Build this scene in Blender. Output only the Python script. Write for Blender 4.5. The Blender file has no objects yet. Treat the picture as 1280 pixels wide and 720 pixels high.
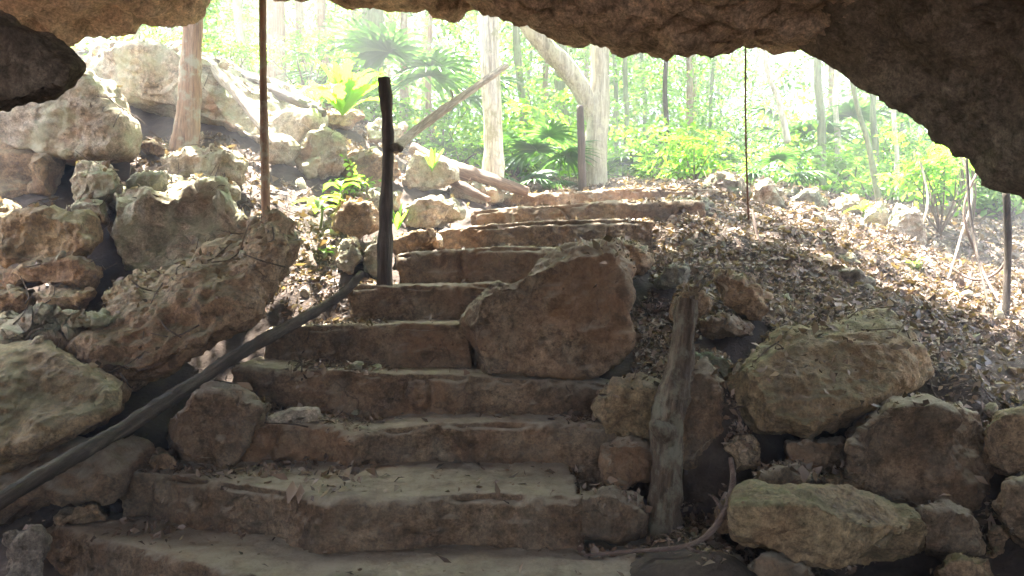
import bpy, bmesh, math, random
import numpy as np
from mathutils import Vector, Matrix
R = math.radians
rng = np.random.default_rng(7)
random.seed(7)
sc = bpy.context.scene
col = sc.collection

# ------------------------------------------------------------------ camera, sky, sun, exposure
cam_d = bpy.data.cameras.new('camera'); cam = bpy.data.objects.new('camera', cam_d); col.objects.link(cam)
cam.location = (0, 0, 0); cam.rotation_euler = (R(90), 0, 0)
cam_d.sensor_width = 36; cam_d.lens = 36 * 1000 / 1280; cam_d.clip_start = .05; cam_d.clip_end = 500
sc.camera = cam
SUN_EL, SUN_AZ = R(69), R(-28)          # azimuth from +Y, negative = to the left
w = bpy.data.worlds.new('World'); sc.world = w; w.use_nodes = True
nt = w.node_tree; bg = nt.nodes['Background']
sky = nt.nodes.new('ShaderNodeTexSky'); sky.sky_type = 'NISHITA'; sky.sun_disc = False
sky.sun_elevation = SUN_EL; sky.sun_rotation = SUN_AZ
nt.links.new(sky.outputs[0], bg.inputs[0]); bg.inputs[1].default_value = .065
sd = bpy.data.lights.new('sun', 'SUN'); so = bpy.data.objects.new('sun', sd); col.objects.link(so)
sd.energy = 5; sd.angle = R(.5); sd.color = (1, .95, .86)
SUNV = Vector((math.sin(SUN_AZ) * math.cos(SUN_EL), math.cos(SUN_AZ) * math.cos(SUN_EL), math.sin(SUN_EL)))  # towards the sun
so.rotation_euler = SUNV.to_track_quat('Z', 'Y').to_euler(); so.location = (0, 0, 15)
sc.view_settings.view_transform = 'Standard'; sc.view_settings.look = 'None'
sc.view_settings.exposure = 4.55; sc.view_settings.gamma = 1
sc.cycles.max_bounces = 10; sc.cycles.diffuse_bounces = 8; sc.cycles.transmission_bounces = 4
sc.cycles.volume_bounces = 0; sc.cycles.sample_clamp_indirect = 6
sc.cycles.use_adaptive_sampling = True; sc.cycles.adaptive_threshold = .008
sc.cycles.caustics_reflective = False; sc.cycles.caustics_refractive = False

# ------------------------------------------------------------------ helpers
def P(px, py, Y): return Vector(((px - 640) * Y / 1000, Y, (360 - py) * Y / 1000))

def hash3(i, j, k, s):
    h = (i.astype(np.int64) * 374761393 + j.astype(np.int64) * 668265263 + k.astype(np.int64) * 2147483647 + s * 1274126177) & 0xffffffff
    h = ((h ^ (h >> 13)) * 1103515245) & 0xffffffff
    h = ((h ^ (h >> 16)) * 2654435761) & 0xffffffff
    return ((h ^ (h >> 15)) & 0xffffff) / float(0xffffff)
def vnoise(p, s=0):
    f = np.floor(p); t = p - f; t = t * t * (3 - 2 * t)
    i, j, k = f[:, 0], f[:, 1], f[:, 2]
    r = 0
    for a in (0, 1):
        for b in (0, 1):
            for c in (0, 1):
                wt = (t[:, 0] if a else 1 - t[:, 0]) * (t[:, 1] if b else 1 - t[:, 1]) * (t[:, 2] if c else 1 - t[:, 2])
                r = r + wt * hash3(i + a, j + b, k + c, s)
    return r * 2 - 1
def fbm(p, s=0, o=4, lac=2.1, g=.5):
    r = 0; a = 1
    for q in range(o): r = r + a * vnoise(p * lac ** q + 17.3 * q, s + q); a *= g
    return r
def ridged(p, s=0, o=3):
    r = 0; a = 1
    for q in range(o): r = r + a * (1 - 2 * np.abs(vnoise(p * 2.1 ** q + 31.7 * q, s + q))); a *= .5
    return r

def props(o, label=None, cat=None, group=None, kind=None):
    if label: o['label'] = label
    if cat: o['category'] = cat
    if group: o['group'] = group
    if kind: o['kind'] = kind
    return o
def mesh_np(name, V, F, smooth=True):
    me = bpy.data.meshes.new(name)
    V = np.asarray(V, dtype=np.float32); F = np.asarray(F, dtype=np.int32); k = F.shape[1]
    me.vertices.add(len(V)); me.vertices.foreach_set('co', V.ravel())
    me.loops.add(F.size); me.loops.foreach_set('vertex_index', F.ravel())
    me.polygons.add(len(F)); me.polygons.foreach_set('loop_start', np.arange(0, F.size, k, dtype=np.int32))
    if smooth: me.polygons.foreach_set('use_smooth', np.ones(len(F), dtype=bool))
    me.update(calc_edges=True); return me
def link(name, me, mat, parent=None, loc=None):
    """link a mesh given in world coordinates; loc = the object's origin"""
    if mat and not me.materials: me.materials.append(mat)
    o = bpy.data.objects.new(name, me); col.objects.link(o)
    if loc is not None:
        me.transform(Matrix.Translation(-Vector(loc))); o.location = loc
    if parent is not None:
        o.parent = parent
        if loc is not None: o.location = Vector(loc) - parent.location
        else:
            me.transform(Matrix.Translation(-parent.location))
    return o
def empty(name, loc, *a, **k):
    o = bpy.data.objects.new(name, None); col.objects.link(o); o.location = loc; o.empty_display_size = .1
    return props(o, *a, **k)

# ------------------------------------------------------------------ materials
def newmat(name):
    m = bpy.data.materials.new(name); m.use_nodes = True; m.node_tree.nodes.clear(); return m, m.node_tree
class G:
    def __init__(s, nt): s.nt = nt
    def n(s, t, **kw):
        nd = s.nt.nodes.new('ShaderNode' + t)
        for k, v in kw.items():
            if k.startswith('i_'): s.set(nd, k[2:], v)
            else: setattr(nd, k, v)
        return nd
    def set(s, nd, k, v):
        k = int(k) if k.isdigit() else k.replace('_', ' ')
        if isinstance(v, bpy.types.NodeSocket): s.nt.links.new(v, nd.inputs[k])
        else: nd.inputs[k].default_value = v
    def noise(s, vec, scale, detail=6, rough=.6, dist=0):
        return s.n('TexNoise', i_Vector=vec, i_Scale=scale, i_Detail=detail, i_Roughness=rough, i_Distortion=dist).outputs[0]
    def ramp(s, f, stops):
        nd = s.n('ValToRGB'); e = nd.color_ramp.elements
        while len(e) > 1: e.remove(e[-1])
        for i, (p, c) in enumerate(stops):
            x = e[0] if i == 0 else e.new(p)
            x.position = p; x.color = (*c, 1) if not isinstance(c, float) else (c, c, c, 1)
        s.nt.links.new(f, nd.inputs[0]); return nd.outputs[0]
    def mix(s, f, a, b, mode='MIX'):
        nd = s.n('Mix', data_type='RGBA', blend_type=mode)
        for k, v in ((0, f), (6, a), (7, b)):
            if isinstance(v, bpy.types.NodeSocket): s.nt.links.new(v, nd.inputs[k])
            else: nd.inputs[k].default_value = (*v, 1) if isinstance(v, tuple) else v
        return nd.outputs[2]
    def math(s, op, a, b=0., clamp=False):
        nd = s.n('Math', operation=op, use_clamp=clamp)
        for k, v in ((0, a), (1, b)):
            if isinstance(v, bpy.types.NodeSocket): s.nt.links.new(v, nd.inputs[k])
            else: nd.inputs[k].default_value = v
        return nd.outputs[0]
    def bump(s, h, strength, dist, normal=None):
        nd = s.n('Bump', i_Height=h, i_Strength=strength, i_Distance=dist)
        if normal is not None: s.nt.links.new(normal, nd.inputs['Normal'])
        return nd.outputs[0]
    def out(s, sh): s.nt.links.new(sh, s.n('OutputMaterial').inputs[0])

def rock_mat(name, c0, c1, c2, moss=.0, mosscol=(.09, .12, .035), dust=.25, dustcol=(.40, .34, .26), orange=.3, orangecol=(.36, .17, .08), bumpk=1., lichen=0., licol=(.30, .32, .20)):
    m, nt = newmat(name); g = G(nt)
    tc = g.n('TexCoord').outputs['Object']; rnd = g.n('ObjectInfo').outputs['Random']
    v = g.n('VectorMath', operation='ADD', i_0=tc); sc_ = g.math('MULTIPLY', rnd, 37.)
    nt.links.new(sc_, v.inputs[1]); v = v.outputs[0]
    base = g.ramp(g.noise(v, 2.3, 9, .62, .4), [(.3, c0), (.5, c1), (.7, c2)])
    fine = g.noise(v, 19, 8, .7)
    base = g.mix(1., base, g.ramp(fine, [(.3, .3), (.5, .95), (.7, 1.5)]), 'MULTIPLY')
    base = g.mix(1., base, g.ramp(g.noise(v, 62, 5, .75), [(.32, .5), (.5, 1.), (.68, 1.4)]), 'MULTIPLY')
    of = g.ramp(g.noise(v, 1.1, 5, .6, .8), [(.5, 0.), (.68, 1.)])
    base = g.mix(g.math('MULTIPLY', of, orange), base, orangecol)
    # dark stains and pits
    st = g.ramp(g.noise(v, 3.7, 10, .72, 1.2), [(.36, 1.), (.47, 0.)])
    base = g.mix(g.math('MULTIPLY', st, .55), base, (.055, .038, .027))
    pit = g.n('TexVoronoi', i_Vector=v, i_Scale=23.); pit.feature = 'F1'
    pitm = g.math('MULTIPLY', g.ramp(pit.outputs[0], [(.08, 1.), (.26, 0.)]), g.ramp(g.noise(v, 4, 3), [(.5, 0.), (.62, 1.)]))
    base = g.mix(g.math('MULTIPLY', pitm, .6), base, (.05, .035, .025))
    if lichen: base = g.mix(g.math('MULTIPLY', g.ramp(g.noise(v, 3.1, 10, .72, .3), [(.46, 0.), (.6, 1.)]), lichen), base, licol)
    wv = g.n('VectorMath', operation='ADD', i_0=v); nz = g.n('TexNoise', i_Vector=v, i_Scale=3., i_Detail=6.); nt.links.new(nz.outputs[1], wv.inputs[1])
    cr = g.n('TexVoronoi', i_Vector=wv.outputs[0], i_Scale=1.7); cr.feature = 'DISTANCE_TO_EDGE'
    crm = g.math('MULTIPLY', g.ramp(cr.outputs[0], [(.004, 1.), (.022, 0.)]), g.ramp(g.noise(v, 1.7, 4), [(.52, 0.), (.64, 1.)]))
    base = g.mix(g.math('MULTIPLY', crm, .4), base, (.035, .025, .018))
    up = g.n('SeparateXYZ', i_0=g.n('NewGeometry').outputs['Normal']).outputs[2]
    upm = g.ramp(up, [(.35, 0.), (.8, 1.)])
    dm = g.math('MULTIPLY', g.math('MULTIPLY', upm, g.ramp(g.noise(v, 7, 8, .7), [(.3, .3), (.6, 1.)])), dust)
    base = g.mix(dm, base, dustcol)
    if moss:
        mu = g.ramp(up, [(.3, 0.0), (.6, 1.)])
        mm = g.math('MULTIPLY', g.math('MULTIPLY', mu, g.ramp(g.noise(v, 2.6, 10, .75, .5), [(.42, 0.), (.56, 1.)])), moss)
        base = g.mix(mm, base, mosscol)
    mus = g.n('TexNoise', i_Vector=v, i_Scale=4.5, i_Detail=12., i_Roughness=.68); 
    b = g.bump(g.noise(v, 5, 10, .65, .6), .9 * bumpk, .05)
    b = g.bump(g.math('SUBTRACT', 1., crm), .8 * bumpk, .02, b)
    b = g.bump(g.noise(v, 22, 9, .75), 1. * bumpk, .022, b)
    b = g.bump(g.math('SUBTRACT', 1., pitm), .5 * bumpk, .012, b)
    b = g.bump(g.noise(v, 80, 5, .75), .9 * bumpk, .007, b)
    p = g.n('BsdfPrincipled', i_Base_Color=base, i_Roughness=.92, i_Normal=b)
    p.inputs['Specular IOR Level'].default_value = .25
    g.out(p.outputs[0]); return m

M = {}
M['step'] = rock_mat('trodden_limestone', (.11, .066, .038), (.25, .16, .097), (.40, .285, .185), dust=.9, orange=.5, orangecol=(.44, .23, .12), dustcol=(.46, .385, .29), lichen=.25, licol=(.34, .30, .23), bumpk=1.3)
M['rock'] = rock_mat('limestone', (.18, .105, .055), (.34, .22, .13), (.47, .34, .215), moss=.35, dust=.4, orange=.35)
M['pale'] = rock_mat('pale_limestone', (.26, .19, .13), (.40, .32, .23), (.52, .44, .34), moss=.45, mosscol=(.20, .24, .12), dust=.35, dustcol=(.5, .46, .36), orange=.7, orangecol=(.46, .24, .12), lichen=.6, licol=(.38, .40, .27))
M['mossy'] = rock_mat('mossy_limestone', (.17, .105, .055), (.32, .215, .12), (.43, .31, .18), moss=.5, mosscol=(.20, .20, .10), dust=.35, orange=.35, lichen=.18, licol=(.24, .24, .13))
M['grey'] = rock_mat('weathered_limestone', (.11, .095, .07), (.20, .17, .13), (.30, .26, .20), moss=.7, mosscol=(.10, .13, .05), dust=.3, orange=.15, lichen=.5, licol=(.25, .28, .18))
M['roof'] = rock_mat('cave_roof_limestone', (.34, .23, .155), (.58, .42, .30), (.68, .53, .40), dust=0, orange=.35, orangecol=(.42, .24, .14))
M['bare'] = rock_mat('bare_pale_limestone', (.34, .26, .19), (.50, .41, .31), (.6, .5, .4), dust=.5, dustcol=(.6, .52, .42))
M['dark'] = rock_mat('shaded_limestone', (.12, .09, .068), (.22, .17, .13), (.32, .255, .20), dust=0, orange=.1)  # shade of wall, overhang and hollow put into a darker limestone colour

def wood_mat(name, c0, c1, c2, scale=9., lichen=None, peel=0., bumpk=1.):
    m, nt = newmat(name); g = G(nt)
    tc = g.n('TexCoord').outputs['Object']
    mp = g.n('Mapping', i_Vector=tc); mp.inputs['Scale'].default_value = (1.6, 1.6, .14)
    v = mp.outputs[0]
    base = g.ramp(g.noise(v, scale, 9, .65, .5), [(.3, c0), (.5, c1), (.7, c2)])
    base = g.mix(1., base, g.ramp(g.noise(v, scale * 3.5, 7, .7), [(.3, .45), (.5, 1.), (.7, 1.6)]), 'MULTIPLY')
    if lichen:
        base = g.mix(g.ramp(g.noise(tc, 6, 8, .7), [(.5, 0.), (.6, .8)]), base, lichen)
    b = g.bump(g.noise(v, scale * 3, 8, .7), .8 * bumpk, .02)
    b = g.bump(g.noise(tc, 40, 6, .7), .6 * bumpk, .008, b)
    p = g.n('BsdfPrincipled', i_Base_Color=base, i_Roughness=.85, i_Normal=b); p.inputs['Specular IOR Level'].default_value = .3
    g.out(p.outputs[0]); return m
M['bark_tan'] = wood_mat('tan_bark', (.16, .085, .05), (.27, .16, .10), (.36, .26, .18), lichen=(.34, .33, .25))
M['bark_pale'] = wood_mat('pale_bark', (.34, .28, .21), (.55, .48, .38), (.68, .62, .52), lichen=(.30, .28, .17))
M['bark_mottled'] = wood_mat('mottled_bark', (.17, .14, .09), (.30, .26, .18), (.44, .40, .30), lichen=(.42, .38, .25))
M['bark_green'] = wood_mat('green_bark', (.08, .10, .05), (.16, .17, .09), (.26, .25, .16), lichen=(.20, .24, .13))
M['pole_dark'] = wood_mat('dark_worn_pole', (.035, .024, .017), (.085, .06, .044), (.24, .185, .14), 7, bumpk=2.6)
M['pole_grey'] = wood_mat('grey_brown_pole', (.03, .022, .018), (.07, .052, .04), (.14, .11, .085), 14)
M['rotten'] = wood_mat('rotten_bark', (.05, .032, .022), (.15, .10, .065), (.34, .26, .18), 10, lichen=(.30, .27, .19), bumpk=3.)
M['root'] = wood_mat('dry_root', (.07, .045, .035), (.15, .10, .08), (.24, .18, .14), 20)
M['deadwood'] = wood_mat('bleached_wood', (.20, .15, .11), (.38, .31, .24), (.5, .43, .35), 12)
M['brownwood'] = wood_mat('brown_wood', (.09, .055, .04), (.18, .12, .09), (.30, .22, .17), 12)
M['string'] = wood_mat('brown_cord', (.12, .05, .03), (.2, .09, .05), (.25, .12, .07), 30)

def leaf_mat(name, cols, trans=.55, gloss=.35):
    m, nt = newmat(name); g = G(nt)
    r = g.n('NewGeometry').outputs['Random Per Island']
    n_ = len(cols); c = g.ramp(r, [(i / max(1, n_ - 1), k) for i, k in enumerate(cols)])
    d = g.n('BsdfPrincipled', i_Base_Color=c, i_Roughness=.5); d.inputs['Specular IOR Level'].default_value = gloss
    tcol = g.mix(1., c, (1.6, 1.7, .7), 'MULTIPLY')
    t = g.n('BsdfTranslucent', i_Color=tcol)
    mx = g.n('MixShader', i_0=trans); nt.links.new(d.outputs[0], mx.inputs[1]); nt.links.new(t.outputs[0], mx.inputs[2])
    g.out(mx.outputs[0]); return m
M['leaf'] = leaf_mat('forest_leaf', [(.04, .11, .018), (.08, .18, .022), (.13, .24, .03), (.21, .29, .04)])
M['leaf_y'] = leaf_mat('young_leaf', [(.10, .22, .03), (.16, .30, .05), (.24, .34, .07)])
M['palm'] = leaf_mat('palm_leaf', [(.035, .09, .035), (.06, .13, .05), (.10, .18, .07)], .4, .6)
M['litter'] = leaf_mat('dry_leaf', [(.05, .032, .022), (.12, .075, .052), (.21, .13, .09), (.27, .19, .14), (.085, .06, .045), (.42, .31, .25)], .12, .3)
M['twig'] = wood_mat('twig', (.06, .04, .03), (.12, .085, .06), (.2, .15, .11), 20)
m, nt = newmat('forest_soil'); g = G(nt); v = g.n('TexCoord').outputs['Object']
c = g.ramp(g.noise(v, 6, 10, .7), [(.3, (.028, .018, .012)), (.5, (.065, .042, .03)), (.7, (.12, .085, .06))])
p = g.n('BsdfPrincipled', i_Base_Color=c, i_Roughness=.95, i_Normal=g.bump(g.noise(v, 30, 9, .7), 1., .03)); g.out(p.outputs[0]); M['soil'] = m

# ------------------------------------------------------------------ ground height
def Wp(px, py, Y): q = P(px, py, Y); return (q.x, q.y, q.z)
cp = [(-6, -5, -1.7), (0, -5, -1.7), (6, -5, -1.7), (-6, 0, -1.7), (0, 0, -1.7), (6, 0, -1.6), (0, 3, -1.68), (-2, 3, -1.68), (2, 3, -1.65), (-5, 3, -1.7), (4, 2.6, -1.7), (-2.6, 4.2, -1.75), (-3.5, 4.3, -1.7), (-2.2, 4.6, -1.68), (-1.9, 5.0, -1.35), (-3.4, 5.2, -1.2), (-2.6, 5.4, -1.0),
      (-.7, 4.0, -1.68), (-.5, 4.6, -1.5), (-.5, 5, -1.25), (-.5, 5.6, -.95), (-.5, 6, -.65), (-.3, 6.6, -.2), (0, 7, .05), (.2, 7.6, .35), (.5, 8.2, .6), (.3, 9, .85), (-1, 6.8, .12), (-1, 7.5, .4),
      Wp(735, 480, 5.6), Wp(800, 440, 5.7), Wp(800, 400, 6.1), Wp(800, 345, 6.7), Wp(830, 320, 7), Wp(820, 295, 7.5), Wp(900, 290, 7.5), Wp(960, 270, 8.3), Wp(870, 455, 5.4), Wp(880, 540, 5.0), Wp(960, 400, 6), Wp(1050, 360, 6.6),
      Wp(1150, 430, 5.9), Wp(1250, 500, 5.2), Wp(1200, 480, 5.25), Wp(1320, 430, 6.3), Wp(1200, 365, 7.4), Wp(1100, 310, 8.3), Wp(1000, 275, 8.8), Wp(1290, 345, 8.5), Wp(1150, 268, 10.5), Wp(1290, 290, 11),
      Wp(1000, 242, 10.5), Wp(850, 236, 10), Wp(700, 242, 10.2), Wp(890, 705, 3.9), (.5, 4.5, -1.55), (.9, 4.5, -1.45), (.6, 5.0, -1.3), (1.15, 4.8, -1.3), (2.4, 3.5, -1.55), (2.0, 3.8, -1.5), (1.3, 4.0, -1.45), (2.0, 4.7, -1.35), (2.7, 4.6, -1.2), (3.2, 4.4, -1.2), (1.7, 5.1, -1.0), (2.4, 5.2, -.8),
      Wp(385, 400, 6.3), (-1.9, 5.7, -1.05), (-1.5, 5.9, -.8), Wp(400, 335, 6.9), Wp(380, 290, 7.5), Wp(300, 255, 7.6), Wp(420, 210, 9), Wp(230, 190, 8.6), Wp(150, 335, 7), Wp(40, 400, 6.6), Wp(100, 215, 8.2), Wp(0, 260, 7.6),
      Wp(150, 62, 12), Wp(250, 100, 11), Wp(400, 135, 12), Wp(450, 175, 10), Wp(550, 222, 10.5), Wp(610, 244, 9.8), Wp(520, 280, 8), Wp(470, 330, 7),
      Wp(0, 450, 6.0), Wp(-100, 200, 9),
      Wp(640, 228, 15), Wp(900, 228, 15), Wp(1150, 232, 16), Wp(1400, 235, 18), (0, 30, 3.6), (12, 30, 3.4), (-12, 30, 5.5), (-12, 14, 4.5), (-9, 8, 2), (0, 70, 6), (40, 70, 5), (-40, 70, 8), (-60, 20, 6), (60, 20, 2), (10, 10, .7), (10, 5, -.3), (-60, -60, 3), (60, -60, 3)]
cp = np.array(cp, float); cxy = cp[:, :2]
Dm = np.sqrt(((cxy[:, None] - cxy[None]) ** 2).sum(-1) + .05)
A = np.zeros((len(cp) + 1,) * 2); A[:-1, :-1] = -Dm - np.eye(len(cp)) * .02; A[-1, :-1] = A[:-1, -1] = 1
wts = np.linalg.solve(A, np.append(cp[:, 2], 0))
def H(x, y, rough=True):
    x = np.asarray(x, float).ravel(); y = np.asarray(y, float).ravel(); r = np.empty(len(x))
    for i in range(0, len(x), 20000):
        a, b = x[i:i + 20000], y[i:i + 20000]
        r[i:i + 20000] = -np.sqrt((a[:, None] - cxy[:, 0]) ** 2 + (b[:, None] - cxy[:, 1]) ** 2 + .05) @ wts[:-1] + wts[-1]
    if rough:
        q = np.stack([x, y, x * 0], 1); r = r + .06 * fbm(q * 1.7, 3, 3) + .03 * fbm(q * 6, 5, 4)
    return r
def H1(x, y): return float(H([x], [y])[0])
def axis(pairs):
    o = []
    for a, b, s in pairs: o.append(np.arange(a, b, s))
    return np.concatenate(o)
gx = axis([(-60, -12, 4), (-12, -6, .4), (-6, 6, .05), (6, 12, .4), (12, 60.1, 4)])
gy = axis([(-60, -8, 4), (-8, 3, .25), (3, 11, .05), (11, 20, .25), (20, 30, 1), (30, 70.1, 4)])
X, Yg = np.meshgrid(gx, gy); Z = H(X, Yg)
V = np.stack([X.ravel(), Yg.ravel(), Z], 1); nx = len(gx)
i = (np.arange(len(gy) - 1)[:, None] * nx + np.arange(nx - 1)[None]).ravel()
props(link('forest_ground', mesh_np('forest_ground', V, np.stack([i, i + 1, i + nx + 1, i + nx], 1)), M['soil']), kind='structure')

# ------------------------------------------------------------------ rocks
dgraph = bpy.context.evaluated_depsgraph_get
def vnormals(V, F):
    n = np.cross(V[F[:, 2]] - V[F[:, 0]], V[F[:, 3]] - V[F[:, 1]])
    N = np.zeros_like(V)
    for k in range(4): np.add.at(N, F[:, k], n)
    return N / (np.linalg.norm(N, axis=1, keepdims=True) + 1e-12)
def solid(hulls, voxel, smooth=3):
    bm = bmesh.new()
    for h in hulls:
        b = bmesh.new()
        for q in h: b.verts.new(q)
        r = bmesh.ops.convex_hull(b, input=b.verts[:])
        dead = list({e for e in r['geom_interior'] + r['geom_unused'] if isinstance(e, bmesh.types.BMVert) and e.is_valid})
        if dead: bmesh.ops.delete(b, geom=dead, context='VERTS')
        t = bpy.data.meshes.new('t'); b.to_mesh(t); b.free(); bm.from_mesh(t); bpy.data.meshes.remove(t)
    me = bpy.data.meshes.new('t'); bm.to_mesh(me); bm.free()
    o = bpy.data.objects.new('t', me); col.objects.link(o)
    md = o.modifiers.new('r', 'REMESH'); md.mode = 'VOXEL'; md.voxel_size = voxel
    if smooth:
        ms = o.modifiers.new('s', 'SMOOTH'); ms.iterations = smooth; ms.factor = .5
    ev = o.evaluated_get(dgraph()); em = ev.to_mesh()
    V = np.empty(len(em.vertices) * 3, np.float32); em.vertices.foreach_get('co', V); V = V.reshape(-1, 3).astype(float)
    F = np.empty(len(em.loops), np.int32); em.loops.foreach_get('vertex_index', F)
    if len(F) != 4 * len(em.polygons): raise RuntimeError('not quads')
    F = F.reshape(-1, 4); ev.to_mesh_clear()
    bpy.data.objects.remove(o); bpy.data.meshes.remove(me)
    return V, F
_s = [100]
def roughen(V, F, size, facets=10, cut=.1, amp=1., strata=0., pits=0.):
    """chop flat fracture faces, then break the surface with noise. size = mean radius"""
    _s[0] += 7; s = _s[0]; rg = np.random.default_rng(s); N = vnormals(V, F)
    for k in range(facets):                       # local fracture planes
        ic = rg.integers(len(V)); c = V[ic].copy(); d = V - c; r = size * rg.uniform(.5, 1.1)
        near = (d ** 2).sum(1) < r * r
        if near.sum() < 12: continue
        vn = N[ic] + rg.normal(0, .3, 3); vn /= np.linalg.norm(vn); near &= N @ vn > -.2
        t = (V - c) @ vn; lim = -size * cut * rg.uniform(.2, 1)
        over = near & (t > lim)
        fall = 1 - np.clip((np.sqrt((d[over] ** 2).sum(1)) / r - .75) * 4, 0, 1); V[over] -= np.outer((t[over] - lim) * .85 * fall, vn)
    N = vnormals(V, F)
    d = .13 * fbm(V * (1.1 / size), s, 3) + .055 * ridged(V * (2.6 / size) + 2 * vnoise(V / size, s + 3)[:, None] * .3, s + 11, 3)
    d = d * size * amp + .012 * amp * fbm(V * 14, s + 21, 3) + .005 * fbm(V * 38, s + 24, 2)
    tn = fbm(V * (1.9 / size), s + 61, 3) * 3.2; tf = tn - np.floor(tn); d = d + .045 * size * amp * (np.floor(tn) + tf ** 6 - tn * .6)
    tn = fbm(V * 7.5, s + 67, 3) * 2.6; tf = tn - np.floor(tn); d = d + .009 * (np.floor(tn) + tf ** 6 - tn * .5)
    if strata: d = d + .03 * ridged(V * 4.2 + .5 * vnoise(V * 2., s + 50)[:, None], s + 51, 4) - .03 * np.clip(vnoise(V * 8, s + 55) - .3, 0, 1) + strata * ridged(V * np.array([1.2, 1.2, 9.]) + .6 * vnoise(V * 1.5, s + 8)[:, None], s + 9, 2)
    if pits:
        n = fbm(V * 4.5, s + 31, 2); d = d - pits * np.clip(n - .15, 0, 1)
        n = vnoise(V * 11., s + 33); d = d - pits * .5 * np.clip(n - .2, 0, 1)
    return V + N * d[:, None]
def outline_hull(pts, Y, D, shrink=.78, lean=0., top=0, bot=1, grow=1.05):
    """a lump whose silhouette is the traced outline, standing at distance Y with real depth D"""
    c = np.mean(pts, 0); h = []
    for (x, y) in pts:
        x, y = c[0] + (x - c[0]) * grow, c[1] + (y - c[1]) * grow
        u = (bot - y) / max(1, bot - top)          # 0 at the foot, 1 at the top
        yy = Y + lean * u
        h.append(P(x, y, yy + .32 * D))
        sx, sy = c[0] + (x - c[0]) * shrink, c[1] + (y - c[1]) * shrink
        h.append(P(sx, sy, yy + .03 * D))
        h.append(P(sx, sy + 0, yy + D))
    return h
def rock(name, pts, Y, D, mat, label=None, cat='rock', group=None, shrink=.78, lean=0., facets=12, cut=.12, amp=1., strata=0., pits=0., vox=None, extra=None, smooth=2, kind=None, grow=1.05):
    pts = pts if isinstance(pts[0], list) else [pts]; ys = [q[1] for p_ in pts for q in p_]
    hs = [outline_hull(p_, Y, D, shrink, lean, min(ys), max(ys), grow) for p_ in pts]
    if extra: hs += extra
    allp = np.array([tuple(q) for h in hs for q in h]); ext = allp.max(0) - allp.min(0); size = float(np.sort(ext)[1:].mean() / 2)
    vox = vox or max(.012, min(.03, size / 26))
    V, F = solid(hs, vox, smooth)
    V = roughen(V, F, size, facets, cut, amp, strata, pits)
    base = Vector(((V[:, 0].min() + V[:, 0].max()) / 2, (V[:, 1].min() + V[:, 1].max()) / 2, V[:, 2].min()))
    return props(link(name, mesh_np(name, V, F), M[mat], loc=base), label, cat, group, kind)

# ------------------------------------------------------------------ the stone steps
def step(edge, Z, Ys, deep, thick, label, amp=1., mat='step', vox=.014, slump=.0):
    """edge: (px,py) along the top front edge. Z constant (distance follows) or None with Ys given"""
    hs = []; pts = []
    for k, (x, y) in enumerate(edge):
        if Ys is None: Yd = -Z * 1000 / (y - 360); q = P(x, y, Yd)
        else: q = P(x, y, Ys[k])
        pts.append(q)
    for a, b in zip(pts[:-1], pts[1:]):
        h = []
        for q in (a, b):
            lip = .02
            h += [q + Vector((0, lip, 0)), q + Vector((0, 0, -.03)), q + Vector((0, .015, -thick * .5)), q + Vector((0, -.02, -thick)),
                  q + Vector((0, deep, .02)), q + Vector((0, deep, -thick))]
        hs.append(h)
    V, F = solid(hs, vox, 2)
    _s[0] += 5; s = _s[0]
    N = vnormals(V, F); up = np.clip(N[:, 2], 0, 1)
    d = .03 * fbm(V * 2.2, s, 3) * (1 - .75 * up) + .020 * ridged(V * 5, s + 4, 3) * (1 - .7 * up) + .010 * fbm(V * 16, s + 9, 3) * (1 - .4 * up) - .016 * np.clip(vnoise(V * 9, s + 12) - .35, 0, 1) + .005 * fbm(V * 42, s + 15, 2)
    tn = fbm(V * np.array([3, 5, 5.]), s + 61, 3) * 2.6; tf = tn - np.floor(tn); d = d + .02 * (np.floor(tn) + tf ** 6 - tn * .6) * (1 - .8 * up)
    blk = vnoise(V * np.array([1.6, .4, .4]) + .25 * vnoise(V * 3, s + 40)[:, None], s + 41); d = d - .05 * np.exp(-(blk / .04) ** 2) * (1 - up)
    # chipped lip: edge vertices (normal between up and front) pushed in irregularly
    edgew = np.clip(1 - np.abs(N[:, 2] - .55) * 2.2, 0, 1) * (N[:, 1] < .2)
    d = d - edgew * .10 * np.clip(fbm(V * 4.2, s + 20, 3) + .05, 0, 1)
    V = V + N * (d * amp)[:, None]
    base = Vector((V[:, 0].mean(), V[:, 1].mean(), V[:, 2].min()))
    return props(link('stone_step', mesh_np('stone_step', V, F), M[mat], loc=base), label, 'stone step', 'rough stone steps climbing out of the cave')
step([(60, 655), (120, 672), (190, 690), (250, 708), (320, 722), (500, 732), (700, 730), (880, 716), (930, 700)], -1.40, None, 1.3, .42, 'broad lowest stone step with dusty tread and scattered dry leaves')
step([(150, 590), (165, 592), (210, 594), (260, 602), (330, 612), (400, 622), (500, 622), (600, 618), (705, 622), (728, 624)], -1.12, None, 1.0, .4, 'second stone step from the bottom, jagged edge, chipped pale lip')
step([(284, 524), (340, 528), (410, 533), (440, 545), (475, 537), (540, 530), (640, 529), (720, 530), (806, 536)], None, [5.15, 5.12, 5.05, 4.95, 5.03, 5.05, 5.05, 5.05, 5.0], .8, .5, 'third stone step, tall dark riser with a pale notch in its edge')
step([(290, 458), (400, 463), (520, 468), (640, 473), (770, 480)], None, [5.6, 5.5, 5.4, 5.35, 5.3], .9, .46, 'wide fourth stone step below the big blocky boulder')
step([(330, 412), (385, 408), (450, 407), (520, 405), (590, 404)], None, [6.1, 5.95, 5.85, 5.8, 5.8], .8, .42, 'fifth stone step ending against the big blocky boulder')
step([(438, 356), (480, 356), (540, 357), (625, 354)], None, [6.2, 6.2, 6.2, 6.2], .9, .40, 'sixth stone step just right of the dark post')
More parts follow.
